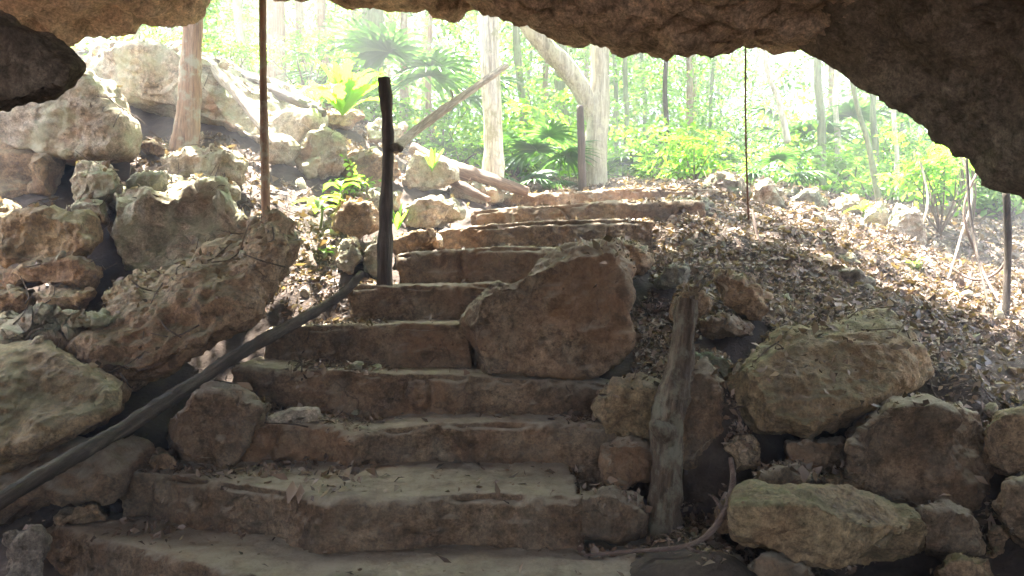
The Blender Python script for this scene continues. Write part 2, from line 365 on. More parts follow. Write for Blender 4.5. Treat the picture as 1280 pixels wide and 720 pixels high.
step([(500, 318), (540, 314), (620, 309), (720, 310)], None, [6.7, 6.65, 6.6, 6.6], 1., .42, 'seventh stone step behind the big blocky boulder')
step([(548, 288), (590, 282), (660, 277), (740, 274), (815, 276)], None, [7.3, 7.25, 7.2, 7.2, 7.2], 1.2, .45, 'eighth stone step, long flat tread with orange earth end')
step([(590, 264), (650, 258), (760, 252), (880, 250)], None, [8.0, 7.95, 7.9, 7.9], 1.3, .4, 'ninth stone step with sunlit edge below the crest')
step([(640, 245), (720, 239), (800, 234), (900, 236)], None, [9.2, 9.1, 9.1, 9.2], 1.2, .45, 'topmost stone step at the crest of the stairs in sunlight')

# boulders beside and on the stairs
rock('boulder', [[(586, 478), (584, 410), (596, 372), (625, 348), (690, 326), (700, 400), (690, 480)], [(670, 332), (730, 306), (768, 304), (784, 335), (788, 420), (778, 458), (735, 478), (670, 482)]], 5.3, 1.2, 'step',
     'big blocky boulder set across the middle steps', 'boulder', shrink=.86, facets=9, cut=.07, amp=.75, pits=.04, vox=.014, smooth=1)
rock('stone', [(760, 305), (785, 302), (805, 310), (815, 328), (803, 343), (780, 345), (765, 330)], 6.4, .5, 'rock', 'small brown stone behind the top corner of the blocky boulder', facets=6)
rock('boulder', [(748, 500), (765, 482), (800, 476), (825, 484), (828, 520), (822, 552), (775, 556), (758, 540), (745, 520)], 4.85, .6, 'mossy', 'pale green topped stone at the right end of the third step', shrink=.8, facets=8)
rock('boulder', [(752, 555), (800, 545), (822, 560), (818, 600), (795, 618), (757, 612)], 4.75, .5, 'step', 'dark rounded stone under the pale green topped stone beside the stump')
rock('stone', [(700, 640), (712, 622), (760, 612), (804, 620), (810, 650), (802, 674), (740, 676), (702, 674)], 4.25, .6, 'step', 'rounded stone ending the second step by the rotten stump', shrink=.82, facets=6, amp=.8)
rock('flat_stone', [(333, 522), (350, 515), (385, 508), (398, 512), (400, 526), (380, 532), (336, 532)], 5.1, .25, 'bare', 'small pale flat stone lying on the third step', cut=.08, facets=4, amp=.6, smooth=1, grow=1.15)
rock('boulder', [(212, 520), (235, 498), (262, 484), (300, 488), (340, 505), (338, 530), (310, 560), (290, 600), (225, 590), (208, 560)], 4.95, .9, 'step', 'brown stone at the left end of the third step', facets=8)
rock('boulder', [(843, 490), (865, 455), (885, 452), (905, 480), (910, 530), (905, 570), (880, 592), (850, 590), (842, 540)], 4.85, .7, 'step', 'dark upright boulder just behind the rotten stump', facets=8)
rock('boulder', [(907, 465), (925, 445), (975, 415), (1010, 402), (1060, 394), (1110, 396), (1140, 410), (1156, 440), (1154, 480), (1120, 505), (1080, 520), (1040, 545), (1000, 553), (950, 540), (918, 512), (905, 488)], 4.7, 1.0, 'mossy',
     'large rounded boulder with green moss on its sloping top', 'boulder', shrink=.72, lean=.35, facets=9, cut=.08, amp=.5, vox=.015)
rock('boulder', [(930, 640), (1000, 640), (1130, 640), (1160, 660), (1162, 686), (1120, 702), (1040, 708), (990, 698), (925, 668)], 3.72, .6, 'mossy',
     'long flat-topped slab stone with pale green top, low in the foreground', 'boulder', shrink=.95, facets=5, cut=.05, amp=.38, vox=.012, smooth=0,
     extra=[[P(922, 612, 4.0), P(950, 603, 4.12), P(1060, 605, 4.12), P(1142, 611, 4.05), P(918, 634, 3.72), P(1000, 633, 3.68), P(1085, 635, 3.66), P(1150, 628, 3.74), P(1164, 660, 3.8), P(918, 662, 3.76), P(1040, 700, 3.72), P(1120, 698, 3.78), P(1150, 650, 4.2), P(940, 650, 4.2)]])
rock('boulder', [(1056, 560), (1075, 530), (1120, 505), (1165, 508), (1215, 520), (1240, 560), (1238, 620), (1225, 655), (1170, 650), (1110, 630), (1065, 600)], 4.45, .9, 'step',
     'large brown boulder right of the mossy rounded boulder', 'boulder', facets=14, cut=.1, amp=.6, vox=.015, grow=1.12, shrink=.86, smooth=1)
rock('boulder', [(1225, 530), (1255, 510), (1300, 505), (1320, 580), (1260, 600), (1232, 580)], 4.5, .8, 'rock', 'grey brown rock at the frame edge above the lower boulder')
rock('boulder', [(1240, 630), (1262, 600), (1300, 595), (1330, 690), (1280, 692), (1248, 670)], 4.0, .7, 'step', 'brown rock at the frame edge low in the corner')
rock('stone', [(975, 555), (1010, 545), (1050, 548), (1056, 580), (1030, 592), (985, 588)], 4.75, .5, 'step', 'brown stone wedged under the mossy rounded boulder')
rock('stone', [(940, 600), (960, 580), (1000, 575), (1035, 595), (1040, 612), (990, 620), (945, 615)], 4.45, .5, 'step', 'dark stone behind the flat-topped slab stone')
rock('stone', [(1150, 640), (1180, 628), (1215, 640), (1225, 690), (1180, 700), (1152, 690)], 4.1, .4, 'step', 'dark reddish stone in the hollow beside the slab stone')
rock('stone', [(940, 690), (1000, 700), (1030, 730), (960, 745), (930, 720)], 3.8, .4, 'step', 'dark low stone under the flat-topped slab stone')
rock('stone', [(833, 375), (850, 360), (875, 358), (890, 370), (892, 388), (870, 398), (840, 396)], 5.0, .3, 'rock', 'tan stone balanced behind the top of the stump')
rock('stone', [(885, 345), (900, 338), (925, 345), (945, 362), (955, 385), (950, 400), (930, 398), (905, 382), (890, 362)], 5.7, .35, 'rock', 'slanting wedge-shaped stone leaning in the leaf litter')
rock('stone', [(820, 345), (835, 332), (858, 335), (862, 352), (845, 362), (822, 360)], 6.3, .4, 'grey', 'small dark grey stone in the leaves beside the path edge')
rock('stone', [(870, 400), (900, 392), (938, 405), (940, 420), (900, 425), (872, 418)], 5.55, .4, 'step', 'low brown stone under the wedge-shaped stone')
rock('stone', [(848, 470), (868, 440), (910, 445), (915, 470), (880, 480)], 5.15, .35, 'grey', 'grey stone sunk in leaves right of the stump')
rock('stone', [(1020, 345), (1045, 332), (1078, 340), (1095, 362), (1060, 372), (1030, 366)], 6.8, .5, 'grey', 'grey rock half buried in the leaf slope')
rock('stone', [(1040, 320), (1065, 318), (1085, 335), (1060, 345)], 7.4, .4, 'grey', 'small grey rock just above the half buried rock')
rock('boulder', [(1105, 300), (1110, 270), (1125, 258), (1148, 262), (1160, 285), (1156, 318), (1140, 325), (1112, 322)], 8.8, .5, 'pale', 'upright pale boulder standing in sunlit leaves on the slope', facets=9, cut=.15)
crest = [((780, 288), (800, 262), (835, 250), (885, 252), (905, 268), (875, 285)), ((872, 262), (876, 232), (900, 220), (925, 224), (942, 245), (940, 265)), ((935, 265), (940, 235), (960, 226), (978, 238), (985, 262), (960, 272)),
         ((985, 262), (1000, 240), (1022, 238), (1035, 256), (1020, 268)), ((1035, 262), (1050, 246), (1070, 246), (1080, 262), (1062, 272)), ((1075, 285), (1082, 256), (1102, 252), (1112, 275), (1098, 292)),
         ((880, 275), (905, 262), (930, 270), (925, 286), (890, 290)), ((1005, 285), (1025, 270), (1050, 276), (1045, 292), (1015, 296)), ((1165, 262), (1185, 250), (1208, 258), (1200, 275), (1172, 276)),
         ((980, 246), (992, 236), (1006, 240), (1004, 252))]
cl = ['long greenish rock lying at the right end of the ninth step', 'rounded mottled rock on the crest right of the stairs', 'orange faced rock under the hanging cord on the crest', 'small grey rock on the crest right of the orange faced rock',
      'squat pale rock on the crest further along', 'narrow pale rock just left of the upright pale boulder', 'low rock in front of the rounded mottled crest rock', 'flat reddish stone in sunlit leaves below the crest', 'small far rock among vines beyond the upright pale boulder', 'tiny rock tucked between two crest rocks']
for k, (o_, l_) in enumerate(zip(crest, cl)):
    rock('stone', list(o_), [8.0, 9.4, 9.2, 9.6, 9.8, 9.4, 8.3, 8.9, 10.5, 10.3][k], .6, ['grey', 'grey', 'pale', 'grey', 'pale', 'pale', 'rock', 'pale', 'grey', 'grey'][k], l_, facets=8, cut=.15, group='rocks along the crest right of the stairs')

fill = [([(888, 640), (902, 622), (925, 628), (928, 655), (905, 668)], 4.3, 'dark grey-brown stone behind the curved dry root'), ([(1165, 712), (1190, 694), (1235, 700), (1240, 735), (1170, 740)], 3.75, 'low brown stone at the lower edge right of the slab stone'),
        ([(1228, 665), (1245, 655), (1262, 668), (1258, 695), (1235, 698)], 4.1, 'small stone wedged left of the corner rock'), ([(1030, 600), (1050, 585), (1075, 590), (1085, 612), (1050, 620)], 4.55, 'small stone wedged behind the middle of the slab stone'),
        ([(905, 560), (920, 545), (945, 552), (948, 585), (920, 592)], 4.7, 'small dark stone in the gap left under the mossy rounded boulder'), ([(60, 645), (85, 628), (125, 630), (140, 648), (100, 662)], 4.65, 'flat dark stone at the left end of the lowest step'),
        ([(185, 575), (205, 560), (225, 575), (218, 600), (192, 602)], 4.9, 'small stone left of the brown stone at the third step'), ([(860, 700), (885, 690), (915, 698), (925, 730), (870, 735)], 3.85, 'low earthy stone at the right end of the lowest step')]
for o_, y_, l_ in fill: rock('stone', o_, y_, .4, 'rock', l_, facets=7, cut=.12, group='small stones bedded between the boulders')
# left: leaning pitted rock, jagged pale rock, walls
rock('boulder', [[(86, 432), (138, 382), (200, 338), (270, 298), (335, 268), (364, 282), (369, 305), (352, 330), (318, 365), (308, 400), (235, 445), (165, 476), (112, 470)], [(170, 360), (270, 300), (345, 270), (368, 290), (350, 325), (300, 380), (200, 440)]], 5.1, .75, 'rock',
     'long leaning pitted rock with undercut underside', 'boulder', lean=.55, shrink=.8, facets=4, cut=.06, amp=.5, pits=.09, vox=.014, smooth=1, grow=1.08)
rock('boulder', [[(-20, 400), (20, 388), (75, 362), (95, 385), (90, 430), (30, 435), (-20, 432)], [(70, 385), (110, 372), (150, 398), (130, 430), (95, 445)]], 5.2, .8, 'pale', 'jagged pale sunlit rock at the frame edge', facets=16, cut=.2, amp=1.3, vox=.016)
rock('boulder', [(125, 372), (150, 350), (195, 338), (225, 345), (215, 372), (170, 398), (135, 395)], 5.75, .6, 'mossy', 'mossy rock under dry leaves behind the leaning rock')
rock('boulder', [[(-40, 440), (0, 430), (65, 432), (110, 462), (158, 490), (165, 515), (110, 540), (30, 572), (-40, 590)]], 4.3, 1.1, 'mossy', 'big sloping mossy rock at the frame edge above the handrail pole', 'boulder', lean=.5, facets=5, cut=.08, amp=.42, vox=.016)
rock('boulder', [(-20, 600), (60, 570), (150, 545), (188, 550), (180, 580), (140, 620), (60, 640), (-20, 645)], 4.6, .8, 'step', 'dark rock in shadow beneath the handrail pole', lean=.3, amp=1.1)
rock('stone', [(10, 670), (50, 655), (62, 690), (55, 740), (5, 745)], 3.9, .5, 'dark', 'dark stone in the lowest corner left of the first step')
rock('boulder', [(140, 240), (200, 232), (275, 235), (305, 270), (300, 315), (262, 335), (200, 336), (150, 332), (138, 290)], 6.6, .9, 'pale', 'large orange and grey limestone block in the rubble wall', 'boulder', shrink=.92, facets=14, cut=.1)
rock('stone', [(198, 200), (240, 188), (305, 195), (316, 212), (300, 226), (215, 224)], 7.5, .7, 'pale', 'flat pale slab at the foot of the tan trunk', facets=8)
wall = [((92, 225), (102, 204), (140, 204), (147, 235), (135, 250), (96, 250)), ((85, 265), (95, 252), (128, 253), (134, 278), (118, 290), (92, 285)), ((-10, 300), (0, 272), (50, 264), (110, 275), (122, 305), (95, 328), (30, 332), (-10, 325)),
        ((-10, 338), (40, 325), (110, 320), (128, 336), (110, 355), (30, 362), (-10, 360)), ((-10, 370), (20, 362), (42, 374), (38, 392), (-10, 398)), ((-15, 262), (0, 250), (22, 258), (25, 272), (-15, 275)), ((45, 368), (85, 355), (118, 362), (100, 385), (55, 388)),
        ((148, 232), (165, 215), (205, 218), (205, 240), (160, 245)), ((205, 234), (240, 222), (290, 228), (300, 245), (250, 248))]
wl = ['pale green topped stone high in the rubble wall', 'small stone under the pale green topped stone', 'large rounded stone in the rubble wall near the frame edge', 'long flat stone under the large rounded stone', 'small stone at the very foot of the rubble wall', 'small mossy stone above the large rounded stone',
      'low broken stone at the foot of the wall', 'grey stone above the orange and grey block', 'thin stone between the pale slab and the orange grey block']
for k, (o_, l_) in enumerate(zip(wall, wl)):
    rock('stone', list(o_), [6.9, 6.7, 6.3, 6.2, 6.1, 6.8, 6.0, 7.1, 7.2][k], .6, ['pale', 'pale', 'mossy', 'rock', 'rock', 'mossy', 'rock', 'grey', 'pale'][k], l_, facets=8, cut=.14, group='stones of the rubble wall')
# the big outcrop with the hollow
rock('boulder', [(-60, 120), (0, 105), (70, 92), (105, 95), (130, 120), (160, 160), (158, 190), (90, 196), (20, 192), (-60, 170)], 7.6, 1.3, 'pale', 'big smooth orange boulder left of the dark hollow', 'boulder', shrink=.88, facets=8, cut=.08, amp=.7, vox=.025)
rock('boulder', [(-60, 190), (0, 180), (80, 190), (90, 215), (70, 262), (0, 262), (-60, 260)], 7.5, 1.2, 'mossy', 'dark mossy rock under the big smooth orange boulder', 'boulder', vox=.025)
rock('boulder', [[(115, 88), (130, 62), (200, 55), (240, 70), (235, 120), (215, 140), (170, 118), (120, 102)], [(210, 62), (300, 90), (390, 120), (400, 150), (380, 180), (300, 195), (245, 170), (205, 130)]], 8.9, 2.9, 'pale', 'huge pale outcrop overhanging the dark hollow behind the tan trunk', 'boulder', shrink=.88, facets=12, cut=.1, amp=.6, vox=.028)
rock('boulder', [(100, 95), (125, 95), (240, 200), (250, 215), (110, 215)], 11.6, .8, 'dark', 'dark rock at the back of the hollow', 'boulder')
rock('stone', [(130, 150), (158, 135), (165, 160), (150, 185), (132, 180)], 8.6, .5, 'rock', 'brown stone inside the mouth of the hollow')
rock('stone', [(178, 180), (195, 172), (215, 182), (212, 196), (182, 196)], 8.4, .4, 'rock', 'small brown stone at the foot of the hollow')
mid = [((365, 195), (380, 165), (410, 158), (432, 175), (425, 215), (385, 228)), ((420, 200), (450, 185), (490, 195), (500, 220), (470, 240), (425, 232)), ((330, 178), (350, 170), (372, 185), (368, 205), (335, 205)),
       ((500, 215), (520, 190), (560, 200), (575, 225), (540, 240), (505, 238)), ((415, 270), (432, 250), (465, 252), (475, 280), (450, 298), (420, 292)), ((410, 322), (420, 300), (445, 300), (455, 325), (440, 342), (415, 340)),
       ((500, 255), (530, 245), (570, 252), (580, 272), (550, 285), (505, 280)), ((490, 300), (505, 285), (540, 284), (550, 305), (520, 320), (495, 318)), ((560, 235), (590, 228), (620, 238), (625, 252), (590, 262), (562, 255)),
       ((440, 242), (465, 236), (500, 242), (498, 262), (455, 260)), ((395, 140), (430, 128), (455, 145), (440, 160), (405, 158)), ((340, 150), (365, 140), (385, 158), (365, 172), (345, 168)), ((455, 310), (472, 296), (480, 320), (470, 345), (456, 338)),
       ((625, 250), (650, 240), (690, 246), (680, 258), (640, 262)), ((455, 160), (480, 150), (510, 160), (500, 180), (460, 178))]
ml = ['bright sunlit rock on the slope left of the big-leaved plant', 'rounded pale rock behind the dark post', 'small rock under the propped dead branches', 'pale rock just right of the dark post top half', 'grey rock at the foot of the slope left of the post', 'small round stone near the end of the handrail pole',
      'orange tinted rock above the eighth step end', 'broken rock at the left end of the seventh step', 'flat rock under the brown fallen wood', 'pale stone behind the dark post at mid height', 'rock beside the big-leaved plant base', 'rock near the slanting dead log end', 'narrow stone against the dark post foot', 'thin flat rock at the crest foot of the bright trunk', 'pale rock uphill behind the dark post']
for k, (o_, l_) in enumerate(zip(mid, ml)):
    rock('stone', list(o_), [8.4, 8.6, 8.3, 8.7, 7.0, 6.6, 7.7, 6.9, 9.0, 8.0, 9.8, 9.3, 6.7, 9.2, 9.6][k], .55, 'pale' if k % 3 != 1 else 'rock', l_, facets=9, cut=.16, group='broken rocks on the sunlit slope left of the stairs')

# ------------------------------------------------------------------ cave roof and walls
def lump(name, hulls, mat, vox, size, label=None, cat=None, kind=None, **kw):
    V, F = solid(hulls, vox, 3); V = roughen(V, F, size, **kw)
    o = link(name, mesh_np(name, V, F), M[mat], loc=Vector((V[:, 0].mean(), V[:, 1].mean(), V[:, 2].min())))
    return props(o, label, cat, None, kind)
lipm = [(180, -60, 6.4), (270, -30, 6.6), (360, -4, 6.6), (450, 8, 6.5), (530, -2, 6.4), (560, 20, 6.3), (640, 31, 6.2), (700, 46, 6.2), (760, 54, 6.1), (830, 72, 6.0), (880, 62, 6.0), (905, 48, 6.0), (950, 54, 6.0), (990, 58, 5.9), (1008, 34, 5.9), (1060, 20, 5.8)]
_s[0] = 2000
hs = []
for a, b in zip(lipm[:-1], lipm[1:]):
    h = []
    for (x, y, Yl) in (a, b):
        q = P(x, y, Yl)
        h += [q, q + Vector((0, .5, .45)), q + Vector((0, -.8, -.16)), Vector((q.x, q.y + .4, 3.6)), Vector((q.x, q.y - 2.6, 3.6)), Vector((q.x, q.y - 2.6, max(2.15, q.z + .3)))]
    hs.append(h)
lump('cave_roof', hs, 'roof', .022, .8, None, None, 'structure', facets=10, cut=.1, amp=.42, pits=.12, strata=.02)
lipl = [(-60, 40, 6.2), (0, 40, 6.2), (60, 46, 6.2), (120, 42, 6.3), (200, 34, 6.4), (250, 14, 6.5), (272, -20, 6.6), (300, -50, 6.6)]
hs = []
for a, b in zip(lipl[:-1], lipl[1:]):
    h = []
    for (x, y, Yl) in (a, b):
        q = P(x, y, Yl)
        h += [q, q + Vector((0, .5, .45)), q + Vector((0, -1.0, .08)), Vector((q.x, q.y + .4, 3.6)), Vector((q.x, q.y - 2.6, 3.6)), Vector((q.x, q.y - 2.6, max(2.1, q.z + .2)))]
    hs.append(h)
lump('cave_roof', hs, 'roof', .024, .8, None, None, 'structure', facets=8, cut=.1, amp=.42, pits=.12, strata=.012)
# dark rock hanging at the left edge, nearer
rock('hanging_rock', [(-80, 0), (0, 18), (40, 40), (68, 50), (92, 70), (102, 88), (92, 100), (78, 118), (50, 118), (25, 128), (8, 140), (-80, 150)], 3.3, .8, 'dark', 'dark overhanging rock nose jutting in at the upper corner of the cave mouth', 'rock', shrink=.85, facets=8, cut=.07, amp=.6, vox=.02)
# dark wall on the right: arch edge
lipr = [(940, -60, 5.6), (962, 5, 5.5), (1000, 55, 5.4), (1030, 76, 5.3), (1065, 97, 5.2), (1100, 120, 5.1), (1140, 143, 5.0), (1178, 172, 4.9), (1222, 203, 4.75), (1245, 228, 4.65), (1300, 262, 4.5), (1420, 330, 4.3), (1500, 480, 4.2), (1560, 700, 4.1)]
hs = []
for a, b in zip(lipr[:-1], lipr[1:]):
    h = []
    for (x, y, Yl) in (a, b):
        q = P(x, y, Yl)
        h += [q, q + Vector((.25, .35, .3)), Vector((q.x * .93 + .15, q.y - .9, q.z + .35)), Vector((q.x + .9, q.y + .3, q.z + 1.6)), Vector((q.x + .2, q.y - 3.4, max(q.z + .35, min(q.z + .9, 2.2)))), Vector((q.x + 1.6, q.y - 3.4, q.z + 2.4)), Vector((q.x + 1.6, q.y, q.z + 2.4))]
    hs.append(h)
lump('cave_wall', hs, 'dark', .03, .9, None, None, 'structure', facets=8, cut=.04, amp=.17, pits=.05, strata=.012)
# the rest of the cave, over and around the camera
def slab(x0, x1, y0, y1, z0, z1): return [Vector((x, y, z)) for x in (x0, x1) for y in (y0, y1) for z in (z0, z1)]
lump('cave_roof', [slab(-6.5, 6.5, -5.0, 4.3, 2.25, 3.4)], 'roof', .12, 1.5, None, None, 'structure', facets=6, cut=.05, amp=.5)
lump('cave_wall', [slab(-6.6, -4.2, -5, 3.6, -2.2, 2.7)], 'roof', .12, 1.5, None, None, 'structure', facets=6, cut=.05, amp=.6)
lump('cave_wall', [slab(4.4, 6.6, -4.6, 3.2, -2.2, 2.7)], 'roof', .12, 1.5, None, None, 'structure', facets=6, cut=.05, amp=.6)


# ------------------------------------------------------------------ wood: tubes
def catmull(pts, n):
    p = np.array([tuple(q) for q in pts], float); p = np.vstack([2 * p[0] - p[1], p, 2 * p[-1] - p[-2]]); out = []
    for i in range(1, len(p) - 2):
        t = np.linspace(0, 1, n, endpoint=False)[:, None]
        out.append(.5 * (2 * p[i] + (p[i + 1] - p[i - 1]) * t + (2 * p[i - 1] - 5 * p[i] + 4 * p[i + 1] - p[i + 2]) * t ** 2 + (-p[i - 1] + 3 * p[i] - 3 * p[i + 1] + p[i + 2]) * t ** 3))
    out.append(p[-2][None]); return np.vstack(out)
def tube(pts, rad, sides=12, n=12, rough=.12, seed=0, freq=6.):
    c = catmull(pts, n); r = np.interp(np.linspace(0, 1, len(c)), np.linspace(0, 1, len(rad)), rad)
    t = np.gradient(c, axis=0); t /= np.linalg.norm(t, axis=1, keepdims=True) + 1e-9
    ref = np.array([0.3, 1, .1]) if abs(t[:, 1]).mean() < .8 else np.array([1, .2, 0.])
    u = np.cross(t, ref); u /= np.linalg.norm(u, axis=1, keepdims=True); v = np.cross(t, u)
    a = np.linspace(0, 2 * math.pi, sides, endpoint=False)
    ring = u[:, None] * np.cos(a)[None, :, None] + v[:, None] * np.sin(a)[None, :, None]
    V = (c[:, None] + ring * r[:, None, None]).reshape(-1, 3)
    if rough:
        d = rough * r.repeat(sides) * (fbm(V * freq, seed, 3) + .6 * ridged(V * freq * np.array([2.5, 2.5, .6]), seed + 5, 2))
        V = V + ring.reshape(-1, 3) * d[:, None]
    F = []
    for i in range(len(c) - 1):
        for j in range(sides):
            k = (j + 1) % sides; F.append((i * sides + j, i * sides + k, (i + 1) * sides + k, (i + 1) * sides + j))
    nV = len(V); V = np.vstack([V, c[0] - t[0] * r[0] * .1, c[-1] + t[-1] * r[-1] * .1])
    for j in range(sides):
        k = (j + 1) % sides; F.append((nV, k, j, j)); e = (len(c) - 1) * sides; F.append((nV + 1, e + j, e + k, e + k))
    return V, np.array(F)
def tubes_mesh(name, lst):
    Vs, Fs, o = [], [], 0
    for V, F in lst: Vs.append(V); Fs.append(F + o); o += len(V)
    V = np.vstack(Vs); F = np.vstack(Fs)
    me = bpy.data.meshes.new(name)
    me.from_pydata(V.tolist(), [], [tuple(dict.fromkeys(f)) for f in F.tolist()])
    me.polygons.foreach_set('use_smooth', np.ones(len(me.polygons), dtype=bool)); me.update()
    return me
def wood(name, lst, mat, label, cat, group=None):
    me = tubes_mesh(name, lst); b = Vector(min((v.co for v in me.vertices), key=lambda q: q.z))
    V0 = lst[0][0]; ax = Vector(V0[-1]) - Vector(V0[-2]); q = ax.to_track_quat('Z', 'Y')       # the grain (local z) runs along the piece
    o = link(name, me, M[mat], loc=b); me.transform(q.inverted().to_matrix().to_4x4()); o.rotation_euler = q.to_euler()
    return props(o, label, cat, group)

wood('handrail_pole', [tube([P(-40, 650, 3.5), P(60, 590, 3.85), P(150, 538, 4.3), P(225, 490, 4.7), P(300, 442, 5.15), P(372, 402, 5.6), P(425, 370, 5.95), P(452, 342, 6.15)], [.040, .035, .040, .038, .033, .039, .034, .031, .026], 18, 26, .2, 3, 7.)], 'pole_dark', 'long dark fallen pole slanting up beside the steps', 'pole')
wood('post', [tube([P(480, 362, 6.35), P(481, 300, 6.35), P(484, 230, 6.35), P(485, 170, 6.35), P(482, 120, 6.35), P(480, 98, 6.35)], [.064, .055, .047, .044, .047, .045], 16, 18, .17, 9),
              tube([P(486, 188, 6.35), P(494, 184, 6.3), P(502, 187, 6.28)], [.03, .03, .026], 10, 5, .1, 2)], 'pole_dark', 'dark upright wooden post beside the sixth step', 'post')
wood('branch', [tube([P(494, 186, 6.5), P(520, 163, 6.9), P(555, 137, 7.3), P(590, 112, 7.7), P(633, 82, 8.1)], [.042, .04, .038, .036, .03], 10, 10, .15, 12),
                tube([P(562, 132, 7.4), P(566, 120, 7.4), P(563, 112, 7.4)], [.012, .01, .005], 6, 4, 0, 1)], 'deadwood', 'bleached branch propped from the dark post up to the bright trunk', 'branch')
wood('stump', [tube([P(829, 692, 4.45), P(829, 640, 4.5), P(833, 580, 4.55), P(832, 530, 4.6), P(845, 480, 4.65), P(853, 430, 4.7), P(858, 375, 4.75)], [.1, .088, .083, .08, .085, .07, .06, .058], 28, 26, .22, 21, 7.),
               tube([P(838, 545, 4.52), P(822, 535, 4.47), P(815, 528, 4.45)], [.06, .045, .02], 12, 6, .2, 5)], 'rotten', 'rough rotten tree trunk standing upright at the end of the lower steps', 'stump')
wood('root', [tube([P(730, 694, 3.95), P(790, 689, 3.95), P(850, 684, 3.95), P(885, 668, 3.95), P(908, 635, 4.0), P(916, 600, 4.05), P(913, 572, 4.1)], [.006, .010, .012, .015, .017, .014, .011], 10, 12, .15, 31),
              tube([P(858, 683, 3.95), P(872, 690, 3.92), P(884, 690, 3.9)], [.012, .008, .005], 6, 5, .1, 3), tube([P(905, 640, 4), P(893, 622, 4.05), P(885, 618, 4.05)], [.012, .009, .004], 6, 5, .1, 3)], 'root', 'curved dry root lying beside the rotten trunk', 'root')
wood('fallen_branch', [tube([P(258, 72, 9.5), P(275, 95, 9.2), P(305, 128, 8.8), P(330, 160, 8.5), P(348, 182, 8.2)], [.05, .055, .06, .055, .04], 10, 8, .15, 7)], 'deadwood', 'bleached dead branch leaning down the slope', 'branch')
wood('fallen_log', [tube([P(262, 75, 10.2), P(300, 98, 10), P(350, 118, 9.7), P(405, 142, 9.3)], [.06, .065, .06, .04], 10, 8, .15, 8)], 'pole_grey', 'dark fallen log slanting behind the bleached branch', 'log')
wood('broken_log', [tube([P(515, 185, 9.4), P(550, 205, 9.3), P(595, 220, 9.2), P(660, 240, 9.1)], [.07, .08, .085, .05], 12, 8, .2, 13), tube([P(540, 215, 9.1), P(580, 235, 9), P(612, 250, 8.9)], [.04, .05, .03], 8, 8, .2, 14)], 'brownwood', 'brown splintered fallen trunk at the foot of the bright trunk', 'log')
wood('twig', [tube([P(940, 262, 7.6), P(948, 300, 7.3), P(958, 330, 7.0), P(972, 372, 6.6)], [.012, .014, .014, .008], 6, 8, .1, 3)], 'root', 'thin stick leaning on the litter under the hanging cord', 'stick')
wood('cord', [tube([P(932, 40, 6.6), P(932, 150, 6.6), P(934, 230, 6.6), P(936, 275, 6.65)], [.008, .008, .008, .008], 6, 8, 0, 3)], 'string', 'thin reddish brown cord hanging straight from the cave roof', 'cord')

# ------------------------------------------------------------------ foliage helpers
def leaves_np(pos, d, nrm, L, Wd, curl=.12):
    """pos, d (unit), nrm (unit) : one five-vertex leaf each"""
    n = len(pos); L = np.broadcast_to(L, n)[:, None]; Wd = np.broadcast_to(Wd, n)[:, None]; curl = np.broadcast_to(curl, n)[:, None]
    s = np.cross(d, nrm); s /= np.linalg.norm(s, axis=1, keepdims=True) + 1e-9; u = np.cross(s, d)
    b = pos; t = pos + d * L - u * L * curl; c = pos + d * L * .45 - u * Wd * .18
    l = pos + d * L * .42 + s * Wd * .5 + u * Wd * .05; r = pos + d * L * .42 - s * Wd * .5 + u * Wd * .05
    V = np.stack([b, r, t, l, c], 1).reshape(-1, 3); i = np.arange(n)[:, None] * 5
    F = np.concatenate([i + np.array([[0, 1, 4]]), i + np.array([[1, 2, 4]]), i + np.array([[2, 3, 4]]), i + np.array([[3, 0, 4]])])
    return V, F
def unit(a): return a / (np.linalg.norm(a, axis=1, keepdims=True) + 1e-9)
def sprays(rg, centres, k=8, length=.45, L=.1, Wd=.05, droop=.25):
    """twigs with alternate leaves"""
    n = len(centres); d = rg.normal(0, 1, (n, 3)); d[:, 2] = d[:, 2] * .5 - droop * .4; d = unit(d)
    up = np.tile([0, 0, 1.], (n, 1)) + rg.normal(0, .35, (n, 3)); side = unit(np.cross(d, up)); up = unit(np.cross(side, d))
    ps, ds, ns, Ls = [], [], [], []
    for q in range(k):
        t = (q + .5) / k; s = 1 if q % 2 else -1
        ps.append(centres + d * length * t + np.array([0, 0, -droop * length * t * t])); ds.append(unit(d * .6 + side * s * .8 + rg.normal(0, .18, (n, 3)) + np.array([0, 0, -.15])))
        ns.append(unit(up + rg.normal(0, .3, (n, 3)))); Ls.append(L * rg.uniform(.6, 1.25, n))
    Ls = np.concatenate(Ls)
    V, F = leaves_np(np.concatenate(ps), np.concatenate(ds), np.concatenate(ns), Ls, Ls * Wd / L, .15)
    return V, F
def join(parts):
    Vs, Fs, o = [], [], 0
    for V, F in parts: Vs.append(V); Fs.append(F + o); o += len(V)
    return np.vstack(Vs), np.vstack(Fs)

gaps = [(P(345, 245, 7.2), 1.0, .75), (P(400, 350, 6.6), .5, .45), (P(525, 290, 7.3), .55, .35), (P(660, 240, 9.0), 1.7, .75), (P(800, 240, 9.5), 1.0, .4), (P(430, 190, 9), 1.0, .8), (P(1130, 290, 9.2), 1.7, .9), (P(1240, 350, 8.4), 1.7, 1.2), (P(1010, 265, 9.2), .7, .35), (P(1290, 410, 7.2), .9, .7), (P(330, 120, 10.5), .7, .4), (P(612, 140, 9.6), .35, .6), (P(700, 70, 10.8), .5, .5), (P(40, 395, 5.5), .5, .35)]
gaps = [(g_, rx * 1.1, ry * 1.25) for g_, rx, ry in gaps] + [(P(230, 280, 6.8), .35, .5), (P(470, 250, 7.8), .7, .4), (P(1130, 280, 8.9), .5, .4)]

